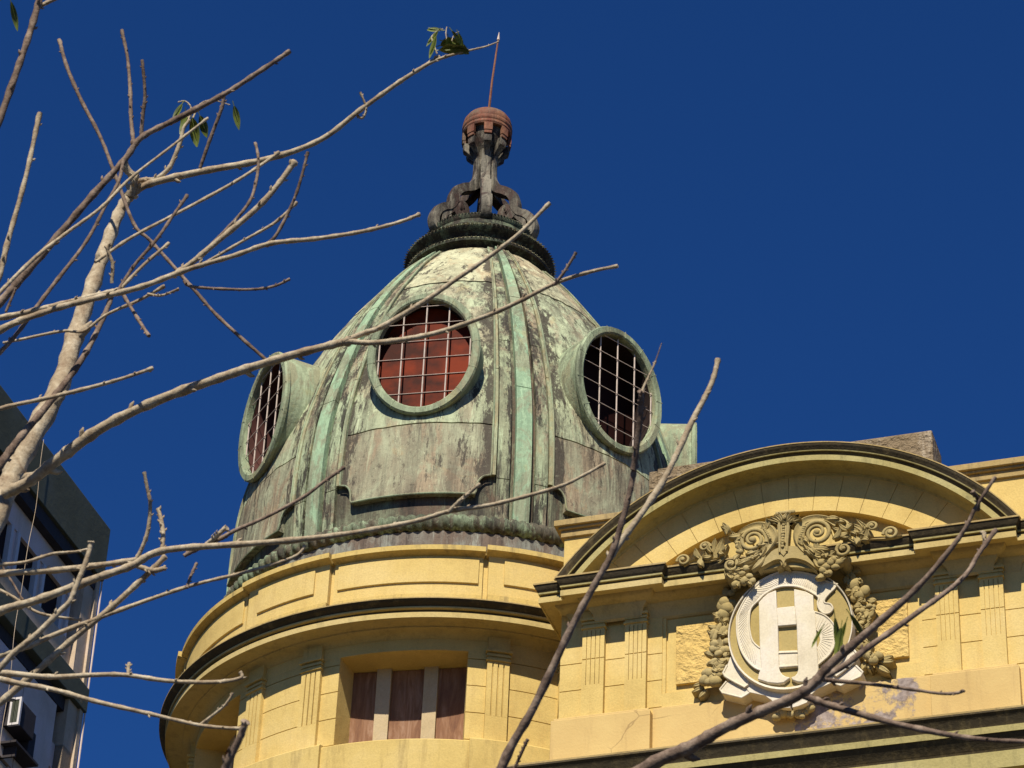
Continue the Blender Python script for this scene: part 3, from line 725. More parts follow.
for i in range(1, 22):
    o = Vector(bo[int(i/22*(len(bo)-1))]); a_, b_ = o.lerp(q0, .12), o.lerp(q0, .62)
    tube(m, [Vector(fac(a_.x, .068, a_.y)), Vector(fac(b_.x, .068, b_.y))], .005, 4)
m.build('letter_g', M['white'], emblem, bevel=.005)
m = MB(); PF, PB = .084, .04
stemL = [A(440, 655), A(470, 622), A(500, 597), A(550, 577), A(555, 690), B(562, 160), B(569, 430), B(574, 452), B(590, 476), B(612, 489), B(640, 494), B(632, 505), B(600, 530), B(560, 535), B(500, 530), B(455, 515), B(432, 508), B(440, 470), B(456, 430), B(446, 300)]
stemR = [A(665, 569), A(740, 585), A(788, 610), A(790, 700), B(800, 75), B(812, 300), B(822, 440), B(818, 470), B(780, 505), B(735, 527), B(690, 525), B(655, 512), B(646, 494), B(670, 487), B(685, 470), B(692, 445), B(690, 420), B(682, 160), A(668, 680)]
fpoly(m, stemL, PB, PF); fpoly(m, stemR, PB, PF)
fpoly(m, [A(555, 690), A(668, 678), B(682, 158), B(560, 168)], PB, PF-.001)
fpoly(m, [B(565, 322), B(686, 317), B(690, 420), B(568, 430)], PB, PF-.012)
fpoly(m, [B(563, 333), B(688, 328), B(688, 338), B(563, 343)], PB, PF-.002); fpoly(m, [B(567, 418), B(692, 410), B(692, 424), B(567, 434)], PB, PF-.002)
m.build('letter_h', M['white'], emblem, bevel=.012)
# white scrolled strap below the shield, both halves, further back
FWD2 = .16; at_plane = lambda x, y, p=.06+FWD2: at_base(x, y, p); fac = lambda v, p, z: fac_base(v, p+FWD2 if p > 0 else p, z)
cx0, cz0 = cx, cz; s2 = Vector(at_base(790, 640, .06+FWD2))-s1; cx, cz = cx+s2.x, cz+s2.y
SL = [B(262, 100), B(258, 250), B(262, 360), B(240, 420), B(214, 470), B(225, 492), B(290, 530), B(352, 562), B(374, 545), B(380, 530)]
SL2 = [B(232, 518), B(190, 570), B(205, 592), B(330, 622), B(358, 605), B(378, 590), B(480, 612), B(520, 640), B(545, 680), B(600, 690)]
inn = [(cx+.600*Cc(a), cz+.650*S(a)) for a in [R(x) for x in lin(180, 268, 16)]]
m = MB()
for s in (1, -1):
    f_ = (lambda P: P) if s == 1 else (lambda P: [(2*cx-v, z) for v, z in P])
    pa = SL[:9]+inn[::-1][4:-0 or None]
    fpoly(m, f_(SL[2:9]+[inn[9], inn[8], inn[7], inn[6], inn[5]]), .0, .07)
    fpoly(m, f_(SL2[:6]+[B(390, 545), B(355, 545), B(300, 525)]), .0, .05)
    fpoly(m, f_([B(358, 560), B(378, 590), B(480, 612), B(520, 640), B(545, 680), B(600, 690), B(640, 690)]+[inn[16], inn[14], inn[12], inn[10], inn[8]]), .0, .06)
    tube(m, [Vector(fac(v, .07, z)) for v, z in f_(SL[3:9])], .012, 6); tube(m, [Vector(fac(v, .05, z)) for v, z in f_(SL2[:6])], .011, 6)
m.build('strap', M['white'], emblem, bevel=.006)
fac, at_plane = fac_base, at_base
# crest
def spiral(m, c, r, turns, hand, start, th=.02, p=.08, sides=7):
    P, Rr = [], []
    k = int(turns*22)
    for i in range(k+1):
        t = i/k; a = start+hand*2*PI*turns*t; rr = r*(1-t)**.8+.012
        P.append(Vector(fac(c[0]+rr*Cc(a), p+.03*t, c[1]+rr*S(a)))); Rr.append(th*(1-.35*t))
    tube(m, P, Rr, sides); ball(m, fac(c[0], p+.03, c[1]), th*1.3)
def leaf_lobe(m, a, b, wd, p0=.04, p1=.09, bend=0, ridge=.02, n=9):
    a, b = Vector(a), Vector(b); d = b-a; nn = Vector((-d.y, d.x)).normalized(); rows = []
    for i in range(n+1):
        t = i/n; q = a+d*t+nn*bend*S(PI*t); hw_ = wd*(S(PI*min(1, t*.9+.08))**.7); p = p0+(p1-p0)*t
        rows.append([fac(q.x+nn.x*hw_*s, p+h, q.y+nn.y*hw_*s) for s, h in ((-1, -.05), (-.9, 0), (-.45, ridge*.6), (0, ridge*.2), (.45, ridge*.6), (.9, 0), (1, -.05))])
    grid(m, rows)
A_keep, C3_keep, B_keep, at_keep = A, C3, B, at_plane
DP = .245
fac0 = fac
A = lambda x, y: at_keep(690+x/6.4, 500+y/6.4, .345)
C3 = lambda x, y: at_keep(780+x/6.4, 500+y/6.4, .345)
at_plane = lambda x, y, p=.345: at_keep(x, y, p)
fac = lambda v, p, z: fac0(v, p+DP if p > .0 else p, z)
crest = MB()
VL, VR = A(405, 262), A(815, 215)
spiral(crest, VL, .125, 2.1, 1, -.3, .024, .10); spiral(crest, VR, .135, 2.1, -1, PI+.3, .024, .10)
# C-scroll bodies sweeping from the volutes down to the shoulders
def band(m, P, wd, p=.08, n=5, taper=1):
    Q = smooth_poly(P, n, False); k = len(Q); rows = []
    for i in range(k):
        t = Vector(Q[min(i+1, k-1)])-Vector(Q[max(i-1, 0)]); t.normalize(); nn = Vector((-t.y, t.x)); h = wd*(.35+.65*S(PI*min(.97, i/k+.08)))
        rows.append([fac(Q[i][0]+nn.x*h*s, p+hh, Q[i][1]+nn.y*h*s) for s, hh in ((-1, -.08), (-1, 0), (-.6, .022), (-.2, .004), (.2, .004), (.6, .022), (1, 0), (1, -.08))])
    grid(m, rows)
band(crest, [A(300, 235), A(345, 195), A(420, 165), A(490, 175), A(530, 230), A(500, 300), A(440, 370), A(380, 410), A(320, 425)], .055, .09)
band(crest, [A(930, 160), A(880, 125), A(800, 118), A(730, 140), A(695, 200), A(700, 270), A(750, 330), A(830, 345), A(900, 330)], .055, .09)
spiral(crest, A(262, 420), .062, 1.4, -1, 1.2, .02, .10); spiral(crest, A(985, 320), .066, 1.4, 1, 2.0, .02, .10)
band(crest, [A(225, 440), A(240, 480), A(300, 470), A(360, 440)], .028, .08); band(crest, [A(1010, 360), A(985, 390), A(930, 370), A(870, 360)], .028, .08)
# centre stem
fpoly(crest, [A(575, 120), A(560, 150), A(570, 330), A(600, 360), A(625, 330), A(640, 150), A(625, 115), A(700, 95), A(690, 130), A(648, 168), A(640, 160), A(560, 160), A(540, 150), A(520, 150), A(530, 125)], .02, .11)
for k in range(9): ball(crest, fac(*[A(600-k*0.6, 165+k*17)[0], .115, A(600, 165+k*17)[1]]), .016)
for dx in (-28, 28): tube(crest, [Vector(fac(A(600+dx, 150)[0], .11, A(600+dx, 150)[1])), Vector(fac(A(598+dx*.8, 335)[0], .11, A(598, 335)[1]))], .012, 6)
for s in (-1, 1):
    for k in range(4): leaf_lobe(crest, A(605+s*10, 150), A(605+s*(35+k*26), 92+k*14), .026, .09, .13, s*.01)
for k in range(6): ball(crest, fac(A(560+k*20, 88-6*(k % 2))[0], .10, A(560, 88)[1]), .022)
for k in range(7):
    ball(crest, fac(A(478+k*6, 190+k*10)[0], .12, A(478, 192+k*11)[1]), .014); ball(crest, fac(A(735-k*5, 170+k*12)[0], .12, A(735, 175+k*12)[1]), .014)
# shell under the stem
fpoly(crest, smooth_poly([A(440, 450), A(520, 330), A(600, 300), A(690, 300), A(760, 370), A(805, 440), A(700, 430), A(560, 430)], 3), .001, .10)
A4 = lambda x, y: at_keep(690+x/6.4, 500+y/6.4, .19)
fac = lambda v, p, z: fac0(v, p, z)
fpoly(crest, [(v, z) for v, z in smooth_poly([A4(405, 505), A4(440, 440), A4(560, 400), A4(640, 395), A4(760, 410), A4(840, 480), A4(740, 465), A4(640, 450), A4(520, 460)], 3)], .0, .185)
fac = lambda v, p, z: fac0(v, p+DP if p > .0 else p, z)
band(crest, [A(440, 460), A(500, 425), A(550, 400), A(585, 400), A(590, 430), A(560, 445)], .018, .115); band(crest, [A(820, 460), A(750, 410), A(680, 390), A(625, 395), A(615, 425), A(645, 440)], .018, .115)
for P_ in ([(300, 380), (320, 430), (380, 420), (430, 390)], [(270, 460), (320, 480), (370, 450)], [(480, 300), (440, 360), (370, 400), (310, 400)], [(240, 470), (290, 500), (330, 470)], [(900, 330), (840, 360), (780, 330), (730, 280)], [(800, 380), (830, 420), (880, 400), (940, 390)], [(860, 350), (920, 350), (960, 370)]): band(crest, [A(*q) for q in P_], .045, .10)
for x_, y_ in ((300, 500), (330, 470), (350, 520), (380, 490), (290, 540), (400, 520), (360, 440), (840, 400), (870, 430), (900, 400), (930, 430), (850, 450), (890, 470), (950, 400), (920, 380)): ball(crest, fac(A(x_, y_)[0], .10, A(x_, y_)[1]), .035, 1.2, 1, 7, x_)
for (a1, b1) in (((430, 330), (300, 430)), ((440, 300), (360, 360)), ((500, 260), (430, 300)), ((735, 280), (800, 350)), ((760, 310), (900, 330)), ((700, 230), (760, 280)), ((480, 350), (400, 460)), ((330, 215), (250, 245)), ((900, 130), (1000, 150)), ((860, 120), (960, 130))): leaf_lobe(crest, A(*a1), A(*b1), .035, .09, .13, .01)
# acanthus sprays to either side
for base, tips in ((A(120, 375), [(95, 330), (110, 270), (160, 245), (210, 245), (245, 285), (240, 345)]), (A(1010, 250), None)):
    if tips:
        for k, tp in enumerate(tips): leaf_lobe(crest, base, A(*tp), .038, .03, .10, .012*(2-k))
for k, tp in enumerate([(400, 185), (440, 150), (490, 125), (530, 150), (550, 190), (520, 235), (430, 240)]): leaf_lobe(crest, C3(590, 245), C3(*tp), .036, .03, .10, .014*(k-3))
leaf_lobe(crest, C3(300, 130), C3(460, 175), .05, .05, .10, .03); leaf_lobe(crest, C3(270, 120), C3(380, 115), .035, .06, .10, .01)
leaf_lobe(crest, A(370, 200), A(245, 240), .045, .05, .10, .02)
spiral(crest, A(95, 300), .042, 1.3, 1, 0, .016, .09); spiral(crest, at_plane(683, 560), .055, 1.4, -1, PI, .016, .08); spiral(crest, C3(590, 170), .042, 1.3, -1, PI, .016, .09); spiral(crest, C3(705, 210), .062, 1.5, -1, PI, .018, .08)
band(crest, [at_plane(683, 565), A(20, 385), A(90, 385), A(160, 375), A(240, 350)], .022, .07); band(crest, [C3(780, 225), C3(700, 235), C3(600, 240), C3(500, 245), C3(400, 262)], .022, .07)
for _ in range(7): ball(crest, fac(A(300+random.random()*40, 270+random.random()*60)[0], .09, A(300, 270+random.random()*60)[1]), .026)
rg = random.Random(4)
for (px_, py_) in [(250, 215), (290, 250), (330, 340), (360, 380), (420, 350), (470, 320), (500, 200), (540, 260), (280, 460), (240, 500), (330, 520), (400, 500), (700, 150), (740, 300), (790, 340), (860, 320), (930, 230), (960, 180), (1010, 200), (1040, 230), (880, 380), (930, 420), (850, 440), (180, 330), (130, 350), (60, 370), (1080, 250), (1120, 240), (640, 120), (560, 110)]:
    for k in range(2):
        v, z = A(px_+rg.uniform(-18, 18), py_+rg.uniform(-18, 18)); an = rg.random()*6.28; l_ = rg.uniform(.07, .12)
        leaf_lobe(crest, (v, z), (v+l_*Cc(an), z+l_*S(an)), l_*.30, .09, .125, l_*.15*rg.choice((-1, 1)), .018, 7)
crest.build('crest', M['ornament'], emblem, smooth=60)
GF = .06; at_plane = lambda x, y, p=.08+GF: at_keep(x, y, p); fac = lambda v, p, z: fac0(v, p+GF if p > 0 else p, z); A, C3, B = A_keep, C3_keep, B_keep
# garlands of fruit and leaves
random.seed(3)
def cluster(m, c, pts, r0, r1, p=.07):
    for (x, y) in pts:
        v, z = c(x, y); r_ = r0+(r1-r0)*random.random(); ball(m, fac(v, p+random.random()*.03, z), r_, 1+.25*random.random(), 1, 9, random.random()*PI)
gl = MB()
cluster(gl, A, [(230, 660), (262, 672), (205, 680)], .055, .07); cluster(gl, B, [(215, 95), (240, 60), (190, 110), (225, 120)], .055, .065)
for x, y, a_, b_ in ((165, 230, .03, .07), (205, 210, .035, .08), (225, 190, .03, .07), (150, 215, .03, .06), (185, 185, .03, .06)): v, z = B(x, y); ball(gl, fac(v, .09, z), a_, 1, 2.0, 9, -.35)
cluster(gl, B, [(160, 290), (175, 320), (210, 275), (210, 325), (235, 320), (240, 275), (185, 350), (150, 320)], .028, .042)
for x, y in ((195, 405), (235, 395), (150, 400), (205, 430)): v, z = B(x, y); ball(gl, fac(v, .085, z), .038, 1.7, 1, 9, .4)
cluster(gl, B, [(125, 465), (110, 470), (185, 485), (125, 530), (90, 510), (165, 530), (150, 495)], .038, .058)
for a_, b_ in (((80, 540), (5, 580)), ((100, 555), (50, 615)), ((70, 520), (10, 540)), ((170, 520), (215, 525)), ((150, 150), (175, 160))): leaf_lobe(gl, B(*a_), B(*b_), .03, .03, .04)
for a_, b_ in (((400, 420), (310, 425)), ((420, 400), (370, 470)), ((330, 440), (290, 510)), ((380, 470), (340, 560)), ((400, 490), (420, 520)), ((300, 460), (250, 560)), ((420, 450), (460, 430)), ((220, 560), (240, 620)), ((240, 640), (190, 700))): leaf_lobe(gl, A(*a_), A(*b_), .045, .07, .09)
cluster(gl, A, [(330, 490), (310, 520), (360, 500), (350, 530), (380, 520), (290, 575), (265, 600)], .028, .04, .09)
def scatter(m, c, ctr, n, L=.085, p=.09, seed=5):
    rg = random.Random(seed)
    for k in range(n):
        i_ = rg.random()*(len(ctr)-1); a0, b0 = ctr[int(i_)], ctr[min(len(ctr)-1, int(i_)+1)]; f_ = i_ % 1
        x, y = a0[0]+(b0[0]-a0[0])*f_+rg.uniform(-40, 40), a0[1]+(b0[1]-a0[1])*f_+rg.uniform(-25, 25)
        v, z = c(x, y); an = rg.random()*6.28; l_ = L*(.7+.6*rg.random())
        leaf_lobe(m, (v, z), (v+l_*Cc(an), z+l_*S(an)), l_*.32, p, p+.035, l_*.12*rg.choice((-1, 1)), .016, 7)
scatter(gl, B, [(235, 40), (215, 120), (190, 220), (190, 320), (190, 420), (140, 500)], 34, seed=5)
gl.build('garland', M['ornament'], emblem, smooth=60, label='left garland of fruit and leaves in olive stucco')
gr = MB()
cluster(gr, C3, [(265, 430), (300, 400), (330, 460), (380, 410), (310, 475), (350, 430), (400, 380), (290, 440)], .028, .045, .09)
cluster(gr, C3, [(490, 530), (540, 585), (480, 580), (470, 550), (500, 610), (480, 625)], .045, .06)
cluster(gr, C4, [(490, 60), (515, 45), (545, 50), (575, 45), (500, 75), (530, 75), (560, 72), (590, 65), (515, 95), (545, 98), (575, 95), (540, 120), (565, 118), (550, 140), (570, 145), (560, 165), (600, 45), (505, 30), (540, 25)], .022, .03, .07)
cluster(gr, C4, [(500, 180), (480, 200), (510, 300), (490, 310), (600, 370), (570, 360), (630, 360), (600, 390), (540, 350), (470, 130)], .035, .05)
for a_, b_ in (((620, 380), (730, 385)), ((600, 400), (700, 460)), ((640, 370), (720, 350)), ((540, 380), (520, 440)), ((560, 390), (580, 440)), ((520, 330), (470, 350)), ((500, 230), (560, 260))): leaf_lobe(gr, C4(*a_), C4(*b_), .035, .04, .05)
for a_, b_ in (((240, 370), (250, 430)), ((330, 350), (240, 380)), ((420, 420), (460, 500)), ((440, 440), (520, 460)), ((430, 480), (420, 540)), ((420, 390), (440, 340)), ((460, 560), (440, 620)), ((560, 640), (620, 650))): leaf_lobe(gr, C3(*a_), C3(*b_), .04, .07, .09)
scatter(gr, C3, [(470, 480), (500, 560), (500, 640), (480, 700)], 14, seed=8); scatter(gr, C4, [(520, 60), (520, 150), (490, 230), (510, 310), (580, 370)], 24, seed=9)
gr.build('garland', M['ornament'], emblem, smooth=60, label='right garland of fruit and leaves in olive stucco')
m = MB(); cluster(m, B, [(600, 720), (640, 735), (690, 725), (740, 715), (665, 700), (620, 700), (715, 740), (765, 690), (560, 745)], .03, .05, .05)
m.build('pendant', M['ornament'], emblem, smooth=60); fac, at_plane = fac0, at_keep

# ------------------------------------------------------------------ the apartment block on the left
SC = 1.15
ENA = -16.773*SC
def ap(n_, p, z):
    q = DV*(ENA+p)+NN*(n_*SC); return (q.x, q.y, z*SC)
def abox(mb, n0, n1, p0, p1, z0, z1):
    hexa(mb, [ap(n0, p0, z0), ap(n1, p0, z0), ap(n1, p1, z0), ap(n0, p1, z0), ap(n0, p0, z1), ap(n1, p0, z1), ap(n1, p1, z1), ap(n0, p1, z1)])
M['beige'] = stucco('beige_concrete', (.70, .54, .38), (.12, .09, .06), .4, .5, .3)
M['slate'] = stucco('dark_parapet_render', (.115, .125, .09), (.10, .115, .09), .4, .5, .3)
M['lilac'] = stucco('pale_lilac_panel', (.85, .68, .58), (.5, .40, .35), .3, .4, .1)
M['shade_dark'] = simple('shadowed_soffit', (.05, .042, .045), .9)  # shade under the slabs put into the colour; the dark casing shares it
M['metalw'] = simple('white_metal', (.75, .70, .68), .5, .1, 8)
apt = empty('apartment_block', ap(28, -3, -1.39), 'shaded grey apartment block with dark parapet bands at the left edge', 'building')
mb = MB(); abox(mb, 22, 32.27, -8, -.30, -1.39, 22.6); mb.build('wall', M['beige'], apt, smooth=0)
mb = MB(); abox(mb, 32.271, 32.36, -8, .02, -1.39, 21.85); abox(mb, 22, 32.0, -.299, -.25, 10, 22.6); mb.build('end_wall', M['beige'], apt, smooth=0)
mb = MB(); abox(mb, 22, 32.40, -8, .06, 21.86, 22.67); mb.build('parapet', M['slate'], apt, bevel=.01)
mb = MB(); abox(mb, 22, 32.38, -.29, .0, 21.66, 21.859); mb.build('soffit_band', M['shade_dark'], apt)
for k in range(8):
    zt = 20.22-2.44*k
    if zt < 1: break
    mb = MB(); abox(mb, 22, 32.40, -.28, .06, zt-.34, zt); mb.build('floor_band', M['slate'], apt, bevel=.01)
    mb = MB(); abox(mb, 22, 32.20, -.249, -.08, zt-.52, zt-.341); mb.build('soffit_band', M['shade_dark'], apt)
    mb = MB(); abox(mb, 32.0, 32.270, -.249, -.02, zt-2.10, zt-.341); abox(mb, 32.0, 32.270, -.249, -.02, zt, zt+1.44); mb.build('corner_pier', M['beige'], apt)
    mb = MB(); abox(mb, 22, 31.99, -.248, -.10, zt, zt+.47); mb.build('sill_wall', M['beige'], apt)
for k in range(7):
    z0 = 20.72-2.44*k
    # lilac panels with dark windows
    mb = MB(); abox(mb, 22, 31.99, -.2485, -.14, z0+.60, z0+.94); mb.build('lilac_panel', M['lilac'], apt)
    nn0 = 31.60
    for j in range(6):
        a1 = nn0-j*.78
        mb = MB(); abox(mb, a1-.50, a1, -.2485, -.20, z0-.02, z0+.60); wn = mb.build('window', M['dark'], apt)
        mb = MB(); abox(mb, a1+.001, a1+.07, -.2485, -.12, z0-.03, z0+.599); abox(mb, a1+.19, a1+.26, -.2485, -.12, z0-.03, z0+.599); mb.build('window_frame', M['metalw'], wn)
        mb = MB(); abox(mb, a1+.071, a1+.189, -.2485, -.16, z0-.03, z0+.599); mb.build('shutter', M['lilac'], wn)
mb = MB(); abox(mb, 30.9, 31.81, -.14, -.09, 18.3, 19.69); abox(mb, 29.8, 30.88, -.14, -.09, 18.3, 19.69); mb.build('lilac_panel', M['lilac'], apt)
mb = MB(); tube(mb, [Vector(ap(32.40, .03, z)) for z in (22.66, 21.5, 20, 18, 14)], .014, 6); tube(mb, [Vector(ap(32.42, -.02, z)) for z in (22.5, 22.0, 21.5, 20, 18, 14)], .010, 6)
mb.build('lit_corner_trim', M['lilac'], apt)  # pale tubes stand in for the sunlit trim line along the corner
mb = MB(); tube(mb, [Vector(ap(30.18+.03*S(z*2.1)+.015*S(z*5), .10, z)) for z in lin(22.65, 14, 60)], .004, 5); mb.build('cable', M['beige'], apt)
# window air conditioner
acb = ap(30.75, .0, 18.55)
ac = empty('air_conditioner', acb, 'boxy window air conditioner with white-rimmed grille hanging from the grey apartment block', 'air conditioner')
mb = MB(); abox(mb, 30.50, 30.92, -.139, .155, 18.68, 19.02); mb.build('casing', M['shade_dark'], ac, bevel=.01)
mb = MB()
for n0, n1, z0, z1 in ((30.46, 30.4995, 18.66, 19.04),):
    abox(mb, n0, n1, .0, .17, z0, z0+.03); abox(mb, n0, n1, .0, .17, z1-.03, z1); abox(mb, n0, n1, .0, .03, z0+.03, z1-.03); abox(mb, n0, n1, .14, .17, z0+.03, z1-.03)
mb.build('grille_rim', M['metalw'], ac)
mb = MB()
for i in range(5): abox(mb, 30.47, 30.499, .035+i*.021, .048+i*.021, 18.69, 19.01)
mb.build('grille', M['slate'], ac)
mb = MB(); abox(mb, 30.93, 31.10, -.139, .08, 18.48, 18.86); abox(mb, 30.5, 31.15, -.139, .15, 18.44, 18.47); abox(mb, 30.6, 30.63, -.139, .10, 18.30, 18.4399); mb.build('bracket', M['shade_dark'], ac)

# ------------------------------------------------------------------ bare trees in front
def lift(x, y, Y):
    a = (x-512)/F_PX; b = -(y-384)/F_PX; a, b = Cc(RO)*a-S(RO)*b, S(RO)*a+Cc(RO)*b
    d = Vector((a, Cc(TH)-b*S(TH), S(TH)+b*Cc(TH))); return d*(Y/d.y)
def crv(P, n=6):
    out = []; k = len(P)
    for i in range(k-1):
        p0, p1, p2, p3 = P[max(i-1, 0)], P[i], P[i+1], P[min(i+2, k-1)]
        for s in range(n):
            t = s/n; out.append(.5*((2*p1)+(p2-p0)*t+(2*p0-5*p1+4*p2-p3)*t*t+(3*p1-p0-3*p2+p3)*t**3))
    out.append(P[-1]); return out
random.seed(21)
def branch(tree, name, pts, Y0, Y1, w0, w1, m_, blunt=True, par=None, start=None, knots=True):
    """pts: outline of the branch as drafted, Y0..Y1: its real distance from root to tip, w: thickness"""
    k = len(pts); L = [0]
    for i in range(1, k): L.append(L[-1]+math.hypot(pts[i][0]-pts[i-1][0], pts[i][1]-pts[i-1][1]))
    P = []
    for i, (x, y) in enumerate(pts):
        t = L[i]/L[-1]; P.append(lift(x, y, Y0+(Y1-Y0)*t))
    Q = crv([Vector((*p, 0)) if False else p for p in P], 7); n_ = len(Q)
    D = [0]
    for i in range(1, n_): D.append(D[-1]+(Q[i]-Q[i-1]).length)
    rad = []
    nk = [random.random()*.12+.1*j for j in range(1, 40)]
    for i, q in enumerate(Q):
        t = D[i]/D[-1]; sl = q.length; r_ = (w0+(w1-w0)*t)*.45*sl/F_PX
        r_ *= 1+.13*noise.noise(q*14)
        rad.append(r_)
    if knots:
        step = max(3, int(.09/max(1e-4, D[-1]/n_)))
        for i in range(random.randint(2, step), n_-1, step): rad[i] *= 1.17; rad[i-1] *= .96
    for i in range(1, n_-1): Q[i] = Q[i]+Vector((noise.noise(Q[i]*4), noise.noise(Q[i]*4+Vector((9, 0, 0))), noise.noise(Q[i]*4+Vector((0, 7, 0)))))*.0025
    if blunt and n_ > 4: rad[-2] *= 1.28; rad[-1] *= 1.12
    mb = MB(); tube(mb, Q, rad, 9)
    # buds
    sl = max(2, n_//8)
    for i in range(random.randint(1, 4), n_-2, sl):
        a = random.random()*2*PI; t = (Q[i+1]-Q[i]).normalized(); u_ = t.orthogonal().normalized(); v_ = t.cross(u_); d = (u_*Cc(a)+v_*S(a))
        tube(mb, [Q[i]+d*rad[i]*.6, Q[i]+d*rad[i]*1.5+t*rad[i]*.6, Q[i]+d*rad[i]*1.9+t*rad[i]*1.3], [rad[i]*.55, rad[i]*.45, rad[i]*.12], 6)
    return mb.build(name, m_, tree, smooth=70)
def leaf(tree, x, y, Y, L, ang, wd=.28, tilt=.6):
    o = lift(x, y, Y); s = o.length/F_PX; d = right*Cc(ang)+up*S(ang)+fx*random.uniform(-.3, .3); d.normalize()
    sd_ = (d.cross(fx)).normalized(); nn = (fx*Cc(tilt)+sd_*S(tilt)).normalized(); sd_ = d.cross(nn).normalized()
    mb = MB(); rows = []
    for i in range(9):
        t = i/8; h = L*s*wd*S(PI*min(.985, t*.93+.05))**.8; q = o+d*(L*s*t)-Vector((0, 0, 1))*(.18*L*s*t*t)
        rows.append([q+sd_*h, q+nn*h*.35, q-sd_*h])
    grid(mb, rows); tube(mb, [o-d*L*s*.25, o, o+d*L*s*.9], s*.5, 4); return mb.build('leaf', M['leaf'], tree)

t1base = lift(-150, 1000, 7.6); t1base.z = -1.6
tree1 = empty('bare_tree', t1base, 'bare pale-barked tree whose twigs reach in from the left across the dome', 'tree')
BK, BK2 = M['bark'], M['bark2']
hub = lift(-150, 1000, 7.6)
mb = MB(); tube(mb, crv([t1base, t1base+Vector((.06, .02, 1.6)), t1base+Vector((-.03, 0, 3.0)), hub], 5), [.17, .165, .16, .155, .15, .148, .145, .142, .14, .138, .135, .13, .125, .12, .115, .105], 14)
mb.build('trunk', BK, tree1)
b = lambda *a, **k: branch(tree1, *a, **k)
b('limb', [(-150, 1000), (-110, 800), (-60, 640), (0, 505), (20, 460), (60, 385), (77, 330), (100, 265), (118, 215), (130, 195), (138, 188)], 7.6, 8.3, 46, 11, BK, blunt=False)
b('limb', [(-150, 1000), (-160, 800), (-150, 640), (-130, 520), (-100, 420), (-60, 372), (0, 330), (47, 312), (94, 299), (141, 287), (187, 270), (234, 256), (272, 243), (320, 238), (365, 231), (400, 222), (420, 214)], 7.6, 7.2, 14, 4, BK)
b('limb', [(-150, 1000), (-130, 820), (-90, 700), (-40, 636), (0, 611), (37, 600), (94, 579), (131, 566), (161, 551), (225, 545), (314, 538), (379, 528), (420, 520), (451, 511), (490, 505), (529, 495.5), (561, 486), (580, 477), (605, 463)], 7.6, 6.9, 13.5, 3.6, BK)
b('branch', [(130, 196), (134, 180), (127, 168), (125, 158)], 8.28, 8.2, 11, 6, BK)
b('branch', [(132, 194), (150, 184), (200, 172), (265, 160), (320, 140), (360, 110), (395, 85), (425, 66), (440, 57)], 8.28, 8.0, 8.5, 4.5, BK)
b('twig', [(428, 64), (445, 57), (470, 50), (486, 46), (499, 41)], 8.0, 7.95, 4, 1.3, BK)
b('twig', [(355, 113), (362, 118), (366, 108), (360, 92)], 8.1, 8.05, 3, 2.5, BK)
b('branch', [(136, 182), (145, 180), (156, 179), (169, 169), (176, 155), (181, 141), (184, 128), (190, 120)], 8.28, 8.2, 6, 4, BK)
b('branch', [(-130, 470), (-70, 380), (0, 302), (19, 281), (52, 243), (94, 194), (125, 159), (141, 138), (175, 120), (225, 94), (259, 72), (290, 51)], 7.7, 7.5, 11, 5, BK2)
b('twig', [(134, 148), (131, 120), (130, 94), (127, 56), (122, 30)], 7.6, 7.6, 4.6, 3.4, BK2)
b('twig', [(141, 137), (143, 115), (145, 94), (142, 60)], 7.6, 7.5, 4.4, 3.4, BK2)
b('twig', [(266, 360), (219, 318), (194, 290), (175, 268), (150, 240), (134, 224), (116, 178), (100, 137), (81, 100), (66, 66), (59, 40)], 8.0, 8.1, 4, 4.2, BK2)
b('branch', [(-60, 270), (-30, 190), (0, 119), (22, 56), (36, 10), (42, -14)], 6.8, 6.7, 8, 7, BK2)
b('twig', [(36, 8), (46, 3), (60, -3)], 6.72, 6.7, 5, 4, BK)
b('branch', [(-40, 400), (-15, 320), (0, 275), (8, 240), (28, 169), (40, 113)], 7.1, 7.0, 7, 5, BK)
b('twig', [(-60, 360), (-20, 315), (0, 292), (35, 258), (69, 231), (103, 206), (131, 178), (175, 144), (208, 118)], 7.3, 7.4, 5.5, 2.6, BK)
b('twig', [(-50, 400), (0, 352), (19, 331), (37, 307), (62, 274), (87, 240), (106, 206), (119, 181), (123, 160)], 7.4, 7.5, 5.5, 3.6, BK2)
b('branch', [(-120, 350), (-60, 326), (0, 318), (47, 308), (94, 296), (120, 290)], 7.4, 7.45, 8, 5, BK)
b('branch', [(170, 276), (190, 264), (219, 240), (259, 206), (280, 182), (295, 161)], 7.5, 7.4, 6, 6.5, BK)
b('twig', [(180, 272), (214, 242), (247, 206), (256, 182), (258, 160), (255, 143)], 7.5, 7.5, 4, 3.3, BK2)
b('twig', [(262, 246), (276, 235), (294, 200), (303, 172), (308, 152)], 7.4, 7.3, 4, 3.4, BK2)
b('twig', [(205, 263), (244, 240), (275, 222), (297, 202)], 7.45, 7.4, 3.6, 3.2, BK)
b('twig', [(95, 262), (128, 240), (172, 216), (231, 184), (262, 164), (279, 152)], 7.5, 7.6, 3.8, 3.6, BK)
b('twig', [(118, 292), (135, 265), (156, 240), (175, 212), (187, 195)], 7.4, 7.4, 3.8, 3.8, BK2)
b('twig', [(122, 288), (145, 264), (169, 243)], 7.4, 7.4, 3.8, 3.6, BK)
b('twig', [(3, 343), (19, 340), (47, 334), (66, 331), (84, 331), (106, 315), (140, 300), (165, 286)], 7.6, 7.45, 3, 4, BK)
b('twig', [(148, 294), (160, 296), (170, 293), (179, 289)], 7.45, 7.4, 3, 3, BK)
b('twig', [(122, 292), (137, 318), (149, 336)], 7.4, 7.3, 3.8, 3.8, BK2)
